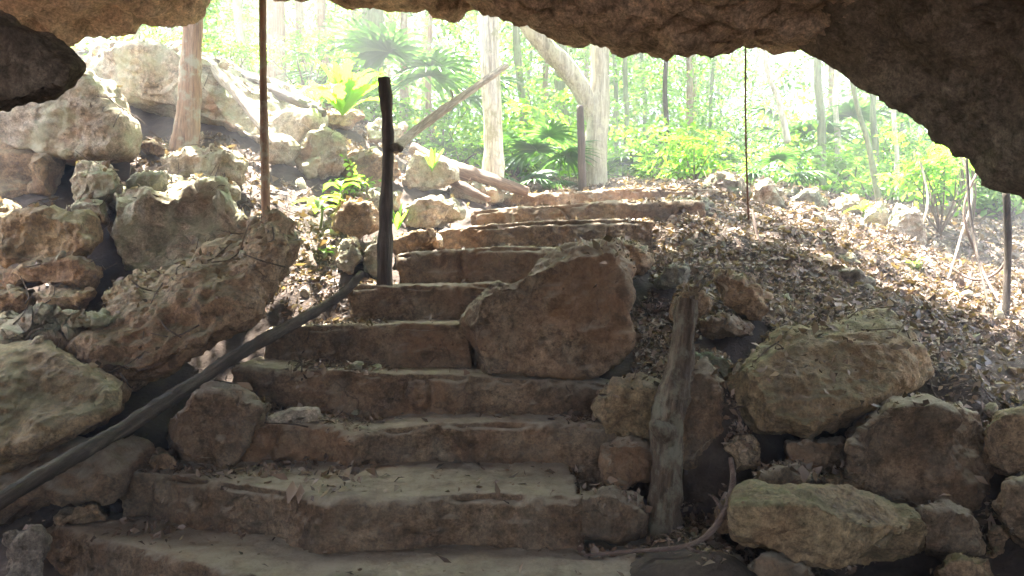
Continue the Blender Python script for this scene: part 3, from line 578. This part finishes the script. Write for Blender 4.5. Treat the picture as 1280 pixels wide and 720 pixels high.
def open_gaps(V, F, soft=.10, seed=5):  # drops leaves along the sun's rays to place the sun patches
    n = len(V) // 5; c = V.reshape(n, 5, 3)[:, 4]; S = np.array(tuple(SUNV)); keep = np.ones(n, bool); rr = np.random.default_rng(seed).uniform(0, 1, n)
    for g_, rx, ry in gaps:
        q = c - S * ((c[:, 2] - g_.z) / S[2])[:, None]; e = ((q[:, 0] - g_.x) / rx) ** 2 + ((q[:, 1] - g_.y) / ry) ** 2
        keep &= ~((e < 1 + .5 * fbm(q * 2.3, 3, 2)) & (c[:, 2] > g_.z + 2.) & (rr > soft))
    k = int(keep.sum()); i = np.arange(k)[:, None] * 5
    return V.reshape(n, 5, 3)[keep].reshape(-1, 3), np.concatenate([i + np.array([[0, 1, 4]]), i + np.array([[1, 2, 4]]), i + np.array([[2, 3, 4]]), i + np.array([[3, 0, 4]])])

# ------------------------------------------------------------------ trees named one by one
def tree(name, stems, mat, label, cat='tree', crown=None, group=None, leafmat='leaf', seed=0):
    """stems: list of (points, radii); crown: list of (centre, radius, twigs)"""
    b = stems[0][0][0]; e = empty(name, b, label, cat, group)
    link('trunk', tubes_mesh('trunk', [tube(p_, r_, 14, 12, .1, seed + 3 * k, 4.) for k, (p_, r_) in enumerate(stems)]), M[mat], e)
    if crown:
        rg = np.random.default_rng(seed + 77); c = np.concatenate([np.array(tuple(cc)) + unit(rg.normal(0, 1, (n, 3))) * rg.uniform(.25, 1, (n, 1)) ** .5 * np.array(rr) for cc, rr, n in crown])
        V, F = open_gaps(*sprays(rg, c, 9, .5, .13, .06)); link('crown', mesh_np('crown', V, F, False), M[leafmat], e)
    return e
def up(px, Y, z): return Vector(((px - 640) * Y / 1000, Y, z))
tree('tree', [([P(230, 192, 8.5), P(235, 140, 8.5), P(240, 60, 8.5), up(243, 8.5, 3.5), up(246, 8.6, 5.4), up(238, 8.8, 7.4)], [.17, .115, .105, .10, .09, .05])], 'bark_tan', 'tan mottled trunk growing before the dark hollow', crown=[((-3.4, 8.9, 7.2), (1.6, 1.6, 1), 120)], seed=1)
tree('sapling', [([P(333, 282, 6.6), P(331, 200, 6.6), P(329, 100, 6.6), up(328, 6.6, 2.6), up(326, 6.7, 4.2), up(330, 6.8, 5.6)], [.036, .034, .03, .028, .022, .015])], 'bark_tan', 'slim straight pole trunk rising beside the tip of the leaning rock', crown=[((-2.1, 6.9, 5.6), (.9, .9, .7), 50)], seed=2)
tree('tree', [([P(345, 130, 14), P(345, 50, 14), up(344, 14, 6.5), up(340, 14, 9)], [.2, .16, .14, .1])], 'bark_tan', 'tan trunk far back above the big-leaved plant', crown=[((-4.2, 14, 8.6), (2, 2, 1.2), 160)], seed=3)
tree('tree', [([P(466, 180, 15), P(466, 60, 15), up(466, 15, 7), up(470, 15, 10)], [.24, .19, .18, .12])], 'bark_green', 'thick pale green trunk behind the dark post', crown=[((-2.6, 15, 9), (2.2, 2, 1.3), 160)], seed=4)
tree('tree', [([P(617, 256, 9.6), P(617, 180, 9.6), P(613, 90, 9.6), P(611, 0, 9.6), up(609, 9.6, 5), up(612, 9.8, 7.6)], [.14, .115, .11, .105, .1, .06])], 'bark_pale', 'bright sunlit trunk standing at the head of the stairs', crown=[((-.3, 9.8, 7.8), (1.6, 1.6, .9), 110)], seed=5)
tree('tree', [([P(743, 242, 11), P(744, 190, 11), P(748, 130, 11), P(750, 70, 11), P(752, 0, 11), up(756, 11, 6), up(756, 11, 8)], [.19, .16, .15, .12, .11, .1, .06]),
              ([P(742, 150, 11), P(728, 115, 10.9), P(705, 82, 10.8), P(680, 55, 10.7), P(650, 0, 10.6), up(630, 10.6, 6), up(600, 10.6, 7.5)], [.10, .12, .135, .12, .10, .08, .05])], 'bark_mottled', 'forked pale trunk with one thick limb curving away', crown=[((1.2, 11, 7.8), (1.8, 1.6, 1), 130), ((-.4, 10.8, 7.6), (1.2, 1.2, .8), 60)], seed=6)
wood('post', [tube([P(728, 240, 10.2), P(727, 190, 10.2), P(725, 132, 10.2)], [.052, .048, .045], 12, 12, .12, 5)], 'pole_grey', 'brown cut post in front of the forked trunk', 'post')
thin = [(830, 232, 832, 85, 13, .04, 'pole_grey', 'dark slim stem right of the forked trunk'), (1024, 240, 1022, 60, 12, .06, 'bark_green', 'pale green stem right of the hanging cord'),
        (1100, 245, 1065, 100, 10.5, .035, 'bark_green', 'dark green leaning stem before the right wall'), (985, 165, 955, 70, 11, .035, 'bark_pale', 'pale thin stem leaning over the small fan palm'),
        (1045, 240, 1045, 110, 12.5, .045, 'bark_pale', 'grey stem next to the pale green stem'), (1090, 240, 1092, 120, 12, .05, 'bark_green', 'straight green stem behind the leaning stem'), (400, 170, 402, 0, 15, .09, 'bark_tan', 'slim tan trunk left of the thick pale green trunk'),
        (375, 160, 374, 0, 17, .1, 'bark_tan', 'far tan trunk behind the big-leaved plant'), (540, 230, 535, 110, 14, .06, 'bark_tan', 'short reddish stem behind the propped branch'), (300, 120, 297, 0, 16, .09, 'bark_pale', 'pale trunk far behind the pole trunk'),
        (1120, 240, 1118, 130, 11.5, .03, 'bark_pale', 'thin pale stem near the right wall'), (780, 235, 782, 60, 15, .05, 'bark_green', 'green stem just right of the forked trunk'), (655, 235, 645, 30, 14, .07, 'bark_green', 'grey green stem right of the bright trunk'), (700, 240, 700, 90, 15, .12, 'bark_green', 'bluish thick stem between bright and forked trunks')]
for k, (xb, yb, xt, yt, Y, r_, mt, lb) in enumerate(thin):
    a, b_ = P(xb, yb + 14, Y), P(xt, yt, Y); zt = b_.z + 2.5; d = (b_ - a) / max(.1, (b_.z - a.z)); mid_ = (a + b_) / 2 + Vector((r_ * .8, 0, 0))
    tree('sapling', [([a, mid_, b_, b_ + d * 2.5 + Vector((.2, 0, 0))], [r_ * 1.3, r_, r_ * .9, r_ * .5])], mt, lb, 'sapling', [((b_.x, Y, zt), (.9, .9, .8), 35)], None, 'leaf', 40 + k)

# ------------------------------------------------------------------ background trees: five kinds, copied
def tree_proto(k):
    rg = np.random.default_rng(300 + k); h = rg.uniform(7, 9.5); r = rg.uniform(.035, .08); b = rg.uniform(-.4, .4, 2)
    st = tubes_mesh('trunk', [tube([(0, 0, -.3), (b[0] * .3, 0, h * .3), (b[0], b[1], h * .65), (b[0] * .6, b[1], h)], [r * 1.4, r, r * .8, r * .3], 9, 8, .1, k)])
    st.materials.append(M[['bark_tan', 'bark_green', 'bark_pale', 'bark_green', 'bark_tan'][k % 5]])
    n = 300; t = rg.uniform(.1, 1, n); ang = rg.uniform(0, 6.28, n); rad = rg.uniform(.1, 1, n) ** .6 * 1.7
    c = np.stack([b[0] * t + np.cos(ang) * rad, b[1] * t + np.sin(ang) * rad, h * t + rg.normal(0, .3, n)], 1)
    V, F = sprays(rg, c, 9, .55, .135, .06); cr = mesh_np('crown', V, F, False); cr.materials.append(M['leaf'] if k % 2 else M['leaf_y'])
    return st, cr
protos = [tree_proto(k) for k in range(6)]
kinds = ['slender tan-trunked tree in the sunlit forest', 'slender green-trunked tree in the sunlit forest', 'slender pale-trunked tree in the sunlit forest', 'leafy green-stemmed tree in the sunlit forest', 'leafy tan-stemmed tree in the sunlit forest', 'yellow-green leaved tree in the sunlit forest']
used = []
for k in range(62):
    for _ in range(60):
        Y = random.uniform(15.5, 32); px = random.uniform(150, 1420); x = (px - 640) * Y / 1000
        if all((x - a) ** 2 + (Y - b) ** 2 > 1.3 for a, b in used): break
    used.append((x, Y)); st, cr = protos[k % 6]
    e = empty('slender_tree', (x, Y, H1(x, Y) - .1), kinds[k % 6], 'tree', 'slender trees in the forest behind'); e.rotation_euler.z = random.uniform(0, 6.28); s = random.uniform(.8, 1.2); e.scale = (s, s, s)
    for nm, me in (('trunk', st), ('crown', cr)):
        o = bpy.data.objects.new(nm, me); col.objects.link(o); o.parent = e
# shrubs of the undergrowth
shp = []
for k in range(4):
    rg = np.random.default_rng(500 + k); n = 60; c = unit(rg.normal(0, 1, (n, 3))) * rg.uniform(.2, 1, (n, 1)) * np.array([.7, .7, .7]); c[:, 2] = np.abs(c[:, 2]) + .15
    V, F = sprays(rg, c, 8, .4, [.10, .08, .12, .09][k], [.05, .035, .06, .05][k]); fo = mesh_np('foliage', V, F, False); fo.materials.append(M['leaf_y' if k != 1 else 'leaf'])
    sts = []
    for q in range(7):
        tip = c[rg.integers(n)]; sts.append(tube([(0, 0, -.05), tuple(tip * [.4, .4, .5]), tuple(tip)], [.012, .009, .004], 5, 4, 0))
    sm = tubes_mesh('stem', sts); sm.materials.append(M['twig']); shp.append((fo, sm))
for k in range(64):
    Y = random.uniform(11.5, 22); px = random.uniform(400, 1350) if k % 4 else random.uniform(1060, 1300); x = (px - 640) * Y / 1000
    e = empty('shrub', (x, Y, H1(x, Y)), ['bright green bushy shrub in the undergrowth', 'fine-leaved dark shrub in the undergrowth', 'broad-leaved light shrub in the undergrowth', 'yellowish shrub in the undergrowth'][k % 4], 'shrub', 'shrubs of the forest undergrowth')
    e.rotation_euler.z = random.uniform(0, 6); s = random.uniform(.8, 1.2) * (.6 + .06 * Y); e.scale = (s, s, s)
    for nm, me in zip(('foliage', 'stem'), shp[k % 4]):
        o = bpy.data.objects.new(nm, me); col.objects.link(o); o.parent = e
marks = [(240, 'the tan trunk by the hollow'), (330, 'the slim pole trunk'), (482, 'the dark post'), (615, 'the bright trunk'), (743, 'the forked trunk'), (831, 'the dark slim stem'), (933, 'the hanging cord'), (1024, 'the pale green stem'), (1090, 'the leaning stem'), (1175, 'the right wall bush')]
def sort_labels(prefix, short):
    grp = {}
    for o in col.objects:
        if o.type == 'EMPTY' and o.name.split('.')[0] == prefix:
            px = 640 + 1000 * o.location.x / o.location.y; mk = min(marks, key=lambda q: abs(q[0] - px)); grp.setdefault((o['label'], mk[1], px < mk[0]), []).append((o.location.y, abs(px - mk[0]), o))
    orn = ['nearest'] + [q + ' nearest' for q in 'second third fourth fifth sixth seventh eighth ninth tenth eleventh twelfth'.split()]
    for (lb, mk, lf), it in grp.items():
        it.sort(key=lambda q: q[0])
        for k, (_, _, o) in enumerate(it): o['label'] = ('' if len(it) == 1 else orn[min(k, 11)] + ' ') + short[lb] + ' just ' + ('left' if lf else 'right') + ' of ' + mk
sort_labels('slender_tree', dict(zip(kinds, ['slender tan-trunked tree', 'slender green-trunked tree', 'slender pale-trunked tree', 'leafy green-stemmed tree', 'leafy tan-stemmed tree', 'yellow-green leaved tree'])))
skinds = ['bright green bushy shrub in the undergrowth', 'fine-leaved dark shrub in the undergrowth', 'broad-leaved light shrub in the undergrowth', 'yellowish shrub in the undergrowth']
sort_labels('shrub', dict(zip(skinds, ['bright green bushy shrub', 'fine-leaved dark shrub', 'broad-leaved light shrub', 'yellowish shrub'])))
# far-off wood as one mass
rg = np.random.default_rng(9); n = 17000
c = np.stack([rg.uniform(-32, 32, n), rg.uniform(25, 42, n), rg.uniform(0, 1, n) ** .9 * 15 + 3.2], 1)
V, F = sprays(rg, c, 8, 1.1, .32, .15)
props(link('distant_woods', mesh_np('distant_woods', V, F, False), M['leaf']), 'sunlit green mass of forest far behind the trunks', 'woods', kind='stuff')

# unseen canopy added to shade the slope, with gaps cut for the sun patches
def canopy(name, n, z0, z1, x0, x1, y0, y1, label, seed, keepgap=.04):
    rg = np.random.default_rng(seed); c = np.stack([rg.uniform(x0, x1, n), rg.uniform(y0, y1, n), rg.uniform(z0, z1, n)], 1)
    c = c[fbm(c * .9, seed, 2) > -.35]
    return open_gaps(*sprays(rg, c, 9, .5, .16, .085))
V, F = canopy('c', 8500, 6.4, 9.2, -11, 9, 6, 20, '', 21)
rg = np.random.default_rng(77); n = 4200; tg = np.stack([rg.uniform(-3.6, 3.4, n), rg.uniform(3.3, 6.6, n), np.zeros(n)], 1); tg[:, 2] = -1.7 + (tg[:, 1] - 3.3) * .5  # extra leaf sprays added sunward of the lower steps to keep them shaded
tg = tg + np.array(tuple(SUNV)) * ((rg.uniform(6.6, 9.2, n) - tg[:, 2]) / SUNV.z)[:, None]
V, F = join([(V, F), open_gaps(*sprays(rg, tg, 9, .5, .17, .1))])
props(link('shade_canopy', mesh_np('shade_canopy', V, F, False), M['leaf']), 'unseen leafy canopy added to shade the slope and lower steps', 'canopy', kind='stuff')

# ------------------------------------------------------------------ palms and big-leaved plants
def strip(path, wid, nrm_hint, fold=.25):
    """a folded blade along a path"""
    p = np.array([tuple(q) for q in path], float); t = np.gradient(p, axis=0); t = unit(t); s = unit(np.cross(t, np.tile(nrm_hint, (len(p), 1)))); u = np.cross(s, t)
    w_ = np.array(wid)[:, None]; V = np.stack([p + s * w_ * .5 + u * w_ * fold, p, p - s * w_ * .5 + u * w_ * fold], 1).reshape(-1, 3); F = []
    for i in range(len(p) - 1):
        a = i * 3; F += [(a, a + 1, a + 4, a + 3), (a + 1, a + 2, a + 5, a + 4)]
    return V, np.array(F)
def fan_frond(rg, hub, out, size, blades=20):
    """a fan leaf: blades radiating from the hub in a folded disc facing 'out'"""
    out = np.array(tuple(out)); out = out / np.linalg.norm(out); fwd = out; side = np.cross(fwd, [0, 0, 1]); side /= np.linalg.norm(side); nrm = np.cross(side, fwd); nrm = nrm * .8 + np.array([0, 0, .2]); parts = []
    for k in range(blades):
        a = (k / (blades - 1) - .5) * R(250); d = fwd * math.cos(a) + side * math.sin(a); L = size * (1 - .25 * abs(a) / 2.2) * rg.uniform(.9, 1.05)
        t = np.linspace(0, 1, 6)[:, None]; path = hub + d * L * t + np.array([0, 0, -1]) * L * .38 * t ** 2.2 + nrm * .02
        parts.append(strip(path, [size * .02, size * .085, size * .095, size * .07, size * .035, .002], nrm, .18))
    return join(parts)
def palm(px, py, Y, n, size, label, height, seed, name='fan_palm', group='fan palms in the undergrowth'):
    rg = np.random.default_rng(seed); b = P(px, py, Y); e = empty(name, b, label, 'palm', group)
    for k in range(n):
        a = 6.28 * k / n + rg.uniform(-.3, .3); el = rg.uniform(.25, 1.15); d = np.array([math.cos(a) * math.cos(el), math.sin(a) * math.cos(el), math.sin(el)])
        hub = np.array(tuple(b)) + d * height * rg.uniform(.7, 1.1) + np.array([0, 0, -.12 * height])
        V, F = fan_frond(rg, hub, d * [1, 1, .45] + [0, 0, -.05], size * rg.uniform(.8, 1.1)); f = link('frond', mesh_np('frond', V, F, False), M['palm'], e)
        m_ = (np.array(tuple(b)) + hub) / 2 + np.array([0, 0, .12 * height]); link('stalk', tubes_mesh('stalk', [tube([tuple(b), tuple(m_), tuple(hub)], [.012, .01, .007], 6, 5, 0)]), M['palm'], f)
        f.children[0].location = (0, 0, 0)
    return e
palm(685, 232, 10.8, 9, .62, 'large spiky fan palm between the bright trunk and forked trunk', .75, 1)
palm(660, 245, 10.4, 6, .45, 'low fan palm at the crest beside the bright trunk', .4, 2)
palm(965, 232, 10.6, 7, .5, 'small drooping fan palm on the crest near the hanging cord', .42, 3)
palm(505, 170, 13, 10, 1.1, 'tall palm with broad fans behind the dark post', 1.6, 4)
palm(770, 235, 13.5, 7, .7, 'fan palm half hidden right of the forked trunk', .8, 5)
palm(1040, 215, 13.5, 8, 1.0, 'palm with long hanging fans before the right wall', 1.5, 6)
palm(845, 225, 15, 7, .8, 'fan palm low in the bright undergrowth', .9, 7)
palm(560, 225, 12.5, 7, .6, 'fan palm behind the propped bleached branch', .7, 8)

def broad_leaf(rg, base, d, L, W_, droop, lobes=0):
    t = np.linspace(0, 1, 13 if lobes else 9); path = np.array(tuple(base)) + np.outer(t * L, d) + np.outer(droop * L * t ** 2.2, [0, 0, -1.])
    wv = np.sin(np.clip(t * 1.02, 0, 1) * math.pi) ** .75 * W_ + .004
    if lobes: wv = wv * (1 - .35 * (np.arange(len(t)) % 2))
    nh = np.cross(np.cross(d, [0, 0, 1]), d); return strip(path, wv, nh, .16)
def rosette(name, px, py, Y, n, L, W_, label, seed, mat='leaf_y', cat='plant', el=(.5, 1.3), droop=.5, lobes=0, rise=0, group=None):
    rg = np.random.default_rng(seed); b = P(px, py, Y); e = empty(name, b, label, cat, group)
    if rise: link('stem', tubes_mesh('stem', [tube([tuple(b), tuple(b + Vector((.02, 0, rise * .5))), tuple(b + Vector((0, 0, rise)))], [.015, .012, .01], 6, 5, 0)]), M['bark_green'], e)
    for k in range(n):
        a = 2.4 * k + rg.uniform(-.2, .2); q = rg.uniform(*el); d = np.array([math.cos(a) * math.cos(q), math.sin(a) * math.cos(q), math.sin(q)])
        V, F = broad_leaf(rg, b + Vector((0, 0, rise * (1 - .5 * k / n))), d, L * rg.uniform(.7, 1.1), W_ * rg.uniform(.8, 1.1), droop, lobes)
        link('leaf', mesh_np('leaf', V, F), M[mat], e)
    return e
rosette('broad_leaved_plant', 428, 145, 8.8, 20, 1.15, .17, 'large plant with long bright lobed leaves on the slope', 1, lobes=1, el=(.5, 1.45), droop=.45)
rosette('broad_leaved_plant', 395, 128, 9.6, 9, .6, .1, 'smaller lobed-leaf plant left of the large bright plant', 2, lobes=1, el=(.4, 1.2))
rosette('seedling', 400, 288, 7.2, 9, .3, .09, 'green seedling with drooping pointed leaves on the bright slope', 3, el=(.0, .7), rise=.3)
rosette('seedling', 425, 268, 7.5, 8, .28, .08, 'second green seedling uphill behind the drooping seedling', 4, el=(.0, .8), rise=.3)
rosette('seedling', 540, 215, 8.6, 7, .3, .06, 'upright spiky seedling near the propped branch', 5, el=(.9, 1.4), droop=.1)
rosette('seedling', 497, 288, 7.6, 6, .3, .05, 'thin green shoot right of the dark post', 6, el=(1.0, 1.4), droop=.1)
rosette('seedling', 405, 322, 6.9, 4, .14, .06, 'tiny yellow-green seedling in the pink litter', 7, el=(.2, .9), rise=.05)
rosette('seedling', 1145, 335, 7.9, 4, .16, .06, 'tiny seedling below the upright pale boulder', 8, el=(.2, .9), rise=.05)
rosette('seedling', 1022, 295, 8.4, 4, .14, .06, 'tiny yellow seedling on the leaf slope', 9, el=(.2, .9), rise=.05)
rosette('seedling', 1078, 272, 9.2, 6, .25, .08, 'green seedling among the crest rocks', 10, el=(.2, 1.1), rise=.1)
# leafy bush at the right under the wall
def bush(px, py, Y, rad, n, label, seed, L=.12, W_=.06, mat='leaf_y'):
    rg = np.random.default_rng(seed); b = np.array(tuple(P(px, py, Y))); base = (b[0], b[1], float(H([b[0]], [b[1]])[0]))
    c = b + unit(rg.normal(0, 1, (n, 3))) * rg.uniform(.1, 1, (n, 1)) * np.array(rad); e = empty('leafy_bush', base, label, 'bush')
    V, F = sprays(rg, c, 8, .35, L, W_); link('foliage', mesh_np('foliage', V, F, False), M[mat], e)
    sts = [tube([base, tuple((np.array(base) + q) / 2 + rg.normal(0, .05, 3)), tuple(q)], [.014, .01, .005], 6, 5, 0) for q in c[rg.integers(0, n, 9)]]
    link('stem', tubes_mesh('stem', sts), M['twig'], e)
bush(1175, 205, 9.5, (.75, .4, .3), 60, 'light green bush under the overhanging right wall', 1)
bush(1215, 185, 9.9, (.5, .4, .25), 30, 'light green bush partly behind the overhanging right wall edge', 2)
bush(1090, 232, 11, (.6, .4, .3), 30, 'sparse bright bush beside the leaning green stem', 3)
bush(150, 52, 11.2, (1.0, .4, .22), 45, 'green bush on top of the outcrop under the roof edge', 4, .1, .045)
bush(290, 62, 11.5, (.9, .4, .3), 50, 'green bush behind the top of the bleached dead branch', 5, .1, .05)
bush(385, 60, 12.5, (.9, .5, .5), 70, 'leafy bush behind the large bright lobed-leaf plant', 6, .12, .055)
bush(455, 225, 8.2, (.25, .2, .18), 14, 'small green bush just left of the dark post', 7, .08, .04)
bush(860, 205, 12, (1., .5, .35), 70, 'bright bush on the crest between slim dark stem and hanging cord', 8, .09, .05)
bush(1000, 170, 13, (1.6, .6, .9), 150, 'tall leafy thicket behind the small drooping fan palm', 10, .09, .045)
bush(680, 140, 13.5, (1.4, .6, .9), 130, 'tall leafy thicket behind the large spiky fan palm', 11, .1, .05)
bush(1120, 180, 12.5, (1.1, .6, .7), 110, 'tall leafy thicket under the right wall', 12, .09, .045)
bush(575, 200, 11.5, (.6, .5, .5), 60, 'bright bush left of the bright trunk', 9, .09, .045)
# vines at the right
vl = ['pale vine looping down beside the upright boulder', 'thin vine crossing over the sunlit litter', 'long dark vine hanging from the right wall', 'straight grey vine hanging near the frame edge', 'curved vine resting on the litter', 'thin vine falling from the bush']
vp = [[(1195, 180, 8.2), (1215, 240, 8), (1200, 300, 7.8), (1185, 350, 7.5)], [(1235, 190, 8), (1205, 260, 7.8), (1225, 330, 7.6), (1250, 380, 7.1)], [(1208, 195, 7.5), (1212, 260, 7.4), (1222, 320, 7.2), (1240, 400, 6.6)], [(1258, 240, 6.8), (1260, 300, 6.8), (1258, 370, 6.7), (1255, 420, 6.5)],
      [(1180, 330, 7.8), (1220, 350, 7.5), (1255, 330, 7.4), (1262, 270, 7.3)], [(1150, 200, 9.2), (1160, 250, 9), (1150, 290, 8.9)]]
for k, (l_, v_) in enumerate(zip(vl, vp)):
    wood('vine', [tube([P(*q) for q in v_], [.014, .012, .012, .009] if k != 3 else [.03, .03, .028, .025], 7, 10, .1, k)], ['deadwood', 'brownwood', 'pole_grey', 'pole_grey', 'brownwood', 'deadwood'][k], l_, 'vine')

# ------------------------------------------------------------------ leaf litter on everything that lies open
bpy.context.view_layer.update(); dg = dgraph()
from mathutils.bvhtree import BVHTree
Vs, Fs, off = [], [], 0; owner = []; nf = 0
for o in col.objects:
    if o.type != 'MESH' or o.parent: continue
    if o.name.split('.')[0] in ('forest_ground', 'stone_step', 'boulder', 'stone', 'flat_stone'):
        me = o.data; v_ = np.empty(len(me.vertices) * 3, np.float32); me.vertices.foreach_get('co', v_); v_ = v_.reshape(-1, 3) + np.array(o.location)
        f_ = np.empty(len(me.loops), np.int32); me.loops.foreach_get('vertex_index', f_); Vs.append(v_); Fs.append(f_.reshape(-1, 4) + off); off += len(v_); nf += len(f_) // 4; owner.append((nf, {'forest_ground': 1., 'stone_step': .6, 'boulder': .07, 'stone': .3, 'flat_stone': 0.}[o.name.split('.')[0]]))
own_n = np.array([q[0] for q in owner]); own_d = [q[1] for q in owner]
bvh = BVHTree.FromPolygons(np.vstack(Vs).tolist(), np.vstack(Fs).tolist())
def scatter(n, region, seed, size, prob=None, tilt=.6):
    rg = np.random.default_rng(seed); x = rg.uniform(region[0], region[1], n); y = rg.uniform(region[2], region[3], n); out = []
    if prob is not None: k = rg.uniform(0, 1, n) < prob(x, y); x, y = x[k], y[k]
    u = rg.uniform(0, 1, len(x))
    for a, b, c in zip(x.tolist(), y.tolist(), u.tolist()):
        h = bvh.ray_cast(Vector((a, b, 6)), Vector((0, 0, -1)))
        if h[0] is None or h[1].z < .35 or c > own_d[int(np.searchsorted(own_n, h[2], side='right'))]: continue
        out.append((*h[0], *h[1]))
    a = np.array(out); n = len(a); pos, nr = a[:, :3], a[:, 3:]
    nn = unit(nr + rg.normal(0, tilt, (n, 3))); d = unit(np.cross(nn, rg.normal(0, 1, (n, 3)))); L = size * np.clip(rg.lognormal(-.25, .5, n), .2, 1.7)
    pos = pos + nr * rg.uniform(.001, .035, (n, 1)) - d * L[:, None] * .5
    return leaves_np(pos, d, nn, L, L * rg.uniform(.22, .75, n), rg.uniform(-.35, .6, n))
def stairs_prob(x, y):
    px = 640 + 1000 * x / y; q = np.stack([x, y, x * 0], 1); m = vnoise(q * 2.1, 4) + .6 * vnoise(q * 6, 9)
    p = np.where(px < 470, np.where(y > 6, .7, .25), .06); p = np.where(y > 9, .8, p); p = np.where((px > 830) & (y > 4.3), 1., p)
    p = np.where((px > 700) & (y > 5.2) & ((px > 800) | (y < 7)), 1., p)
    return p * np.clip(.8 + .8 * m, .35, 1)
a = join([scatter(95000, (-5.5, 7.5, 4.3, 12.5), 4, .074, stairs_prob), scatter(60000, (.2, 6.5, 4.3, 9), 24, .034, stairs_prob), scatter(9000, (.5, 2.6, 4.9, 7), 25, .055), scatter(5000, (-3.2, -1.3, 5.4, 7.6), 26, .05), scatter(5000, (.35, 2.2, 4.1, 5.6), 14, .045), scatter(2500, (-2.6, -.9, 4.7, 6.2), 15, .045)])
b = scatter(12000, (-8, 12, 12, 22), 5, .12)
V, F = join([a, b])
props(link('leaf_litter', mesh_np('leaf_litter', V, F, False), M['litter']), 'brown dry leaf litter covering the slope', 'leaf litter', kind='stuff')
V, F = join([scatter(420, (-2.4, 1.2, 3.7, 5.9), 6, .048, None, .2), scatter(900, (.9, 3.2, 3.3, 4.6), 16, .035, None, .4), scatter(500, (-3, -1.6, 3.3, 5.5), 17, .035, None, .4)])
props(link('fallen_leaves', mesh_np('fallen_leaves', V, F, False), M['litter']), 'sparse pale dry leaves scattered over the lower steps', 'fallen leaves', kind='stuff')
# twigs in the litter
rg = np.random.default_rng(12); tw = []
while len(tw) < 600:
    x, y = rg.uniform(-4, 5), rg.uniform(5, 10.5); px = 640 + 1000 * x / y
    if 470 < px < 800: continue
    h = bvh.ray_cast(Vector((x, y, 6)), Vector((0, 0, -1)))
    if h[0] is None or h[1].z < .4: continue
    d = rg.normal(0, 1, 3); d -= np.array(h[1]) * (d @ np.array(h[1])); d /= np.linalg.norm(d); L = rg.uniform(.05, .19); p0 = np.array(h[0]) + np.array(h[1]) * .012
    tw.append(tube([tuple(p0 - d * L), tuple(p0 + rg.normal(0, .02, 3)), tuple(p0 + d * L + np.array([0, 0, .03]))], [.006, .005, .003], 5, 3, 0))
props(link('fallen_twigs', tubes_mesh('fallen_twigs', tw), M['twig']), 'thin dead twigs lying in the leaf litter', 'twigs', kind='stuff')
# rubble
def pebbles(n, region, seed, s0, s1, prob=None):
    rg = np.random.default_rng(seed); bm = bmesh.new(); bmesh.ops.create_icosphere(bm, subdivisions=2, radius=1)
    me = bpy.data.meshes.new('t'); bm.to_mesh(me); bm.free(); B = np.array([v.co for v in me.vertices]); Fb = np.array([p_.vertices for p_ in me.polygons]); parts = []
    while len(parts) < n:
        x, y = rg.uniform(*region[:2]), rg.uniform(*region[2:]); h = bvh.ray_cast(Vector((x, y, 6)), Vector((0, 0, -1)))
        if h[0] is None or h[1].z < .4 or (prob and rg.uniform() > prob(x, y)): 
            continue
        s = rg.uniform(s0, s1) * rg.uniform(.5, 1); v_ = B * (1 + .35 * fbm(B * 1.3 + rg.uniform(0, 50, 3), 5, 2))[:, None]; q, _ = np.linalg.qr(rg.normal(0, 1, (3, 3)))
        for _ in range(4):
            nn = unit(rg.normal(0, 1, (1, 3)))[0]; t = v_ @ nn; ov = t > .55; v_[ov] -= np.outer(t[ov] - .55, nn)
        parts.append(((v_ * [1, .8, .6]) @ q * s + np.array(h[0]), Fb))
    return join(parts)
V, F = pebbles(260, (-4, 5.5, 5, 10.5), 3, .03, .10, lambda x, y: .9 if not (470 < 640 + 1000 * x / y < 790) else .04)
props(link('rubble', mesh_np('rubble', V, F), M['pale']), 'small broken limestone rubble strewn in the litter', 'rubble', kind='stuff')
V, F = pebbles(120, (-2.4, 1.3, 3.7, 5.9), 8, .006, .02)
props(link('gravel', mesh_np('gravel', V, F), M['step']), 'small gravel crumbs on the treads of the lower steps', 'gravel', kind='stuff')

# ------------------------------------------------------------------ haze
me = bpy.data.meshes.new('haze'); bm = bmesh.new(); bmesh.ops.create_cube(bm, size=1); bm.to_mesh(me); bm.free()
hz = bpy.data.objects.new('haze', me); col.objects.link(hz); props(hz, 'pale sunlit haze in the air', 'haze', kind='stuff')
hz.location = (0, 5, 8.5); hz.scale = (124, 134, 23.5)
m, nt = newmat('haze_air'); pv = nt.nodes.new('ShaderNodeVolumePrincipled'); pv.inputs['Color'].default_value = (.95, .97, 1, 1); pv.inputs['Density'].default_value = .014; pv.inputs['Anisotropy'].default_value = .4
nt.links.new(pv.outputs[0], nt.nodes.new('ShaderNodeOutputMaterial').inputs['Volume']); me.materials.append(m)
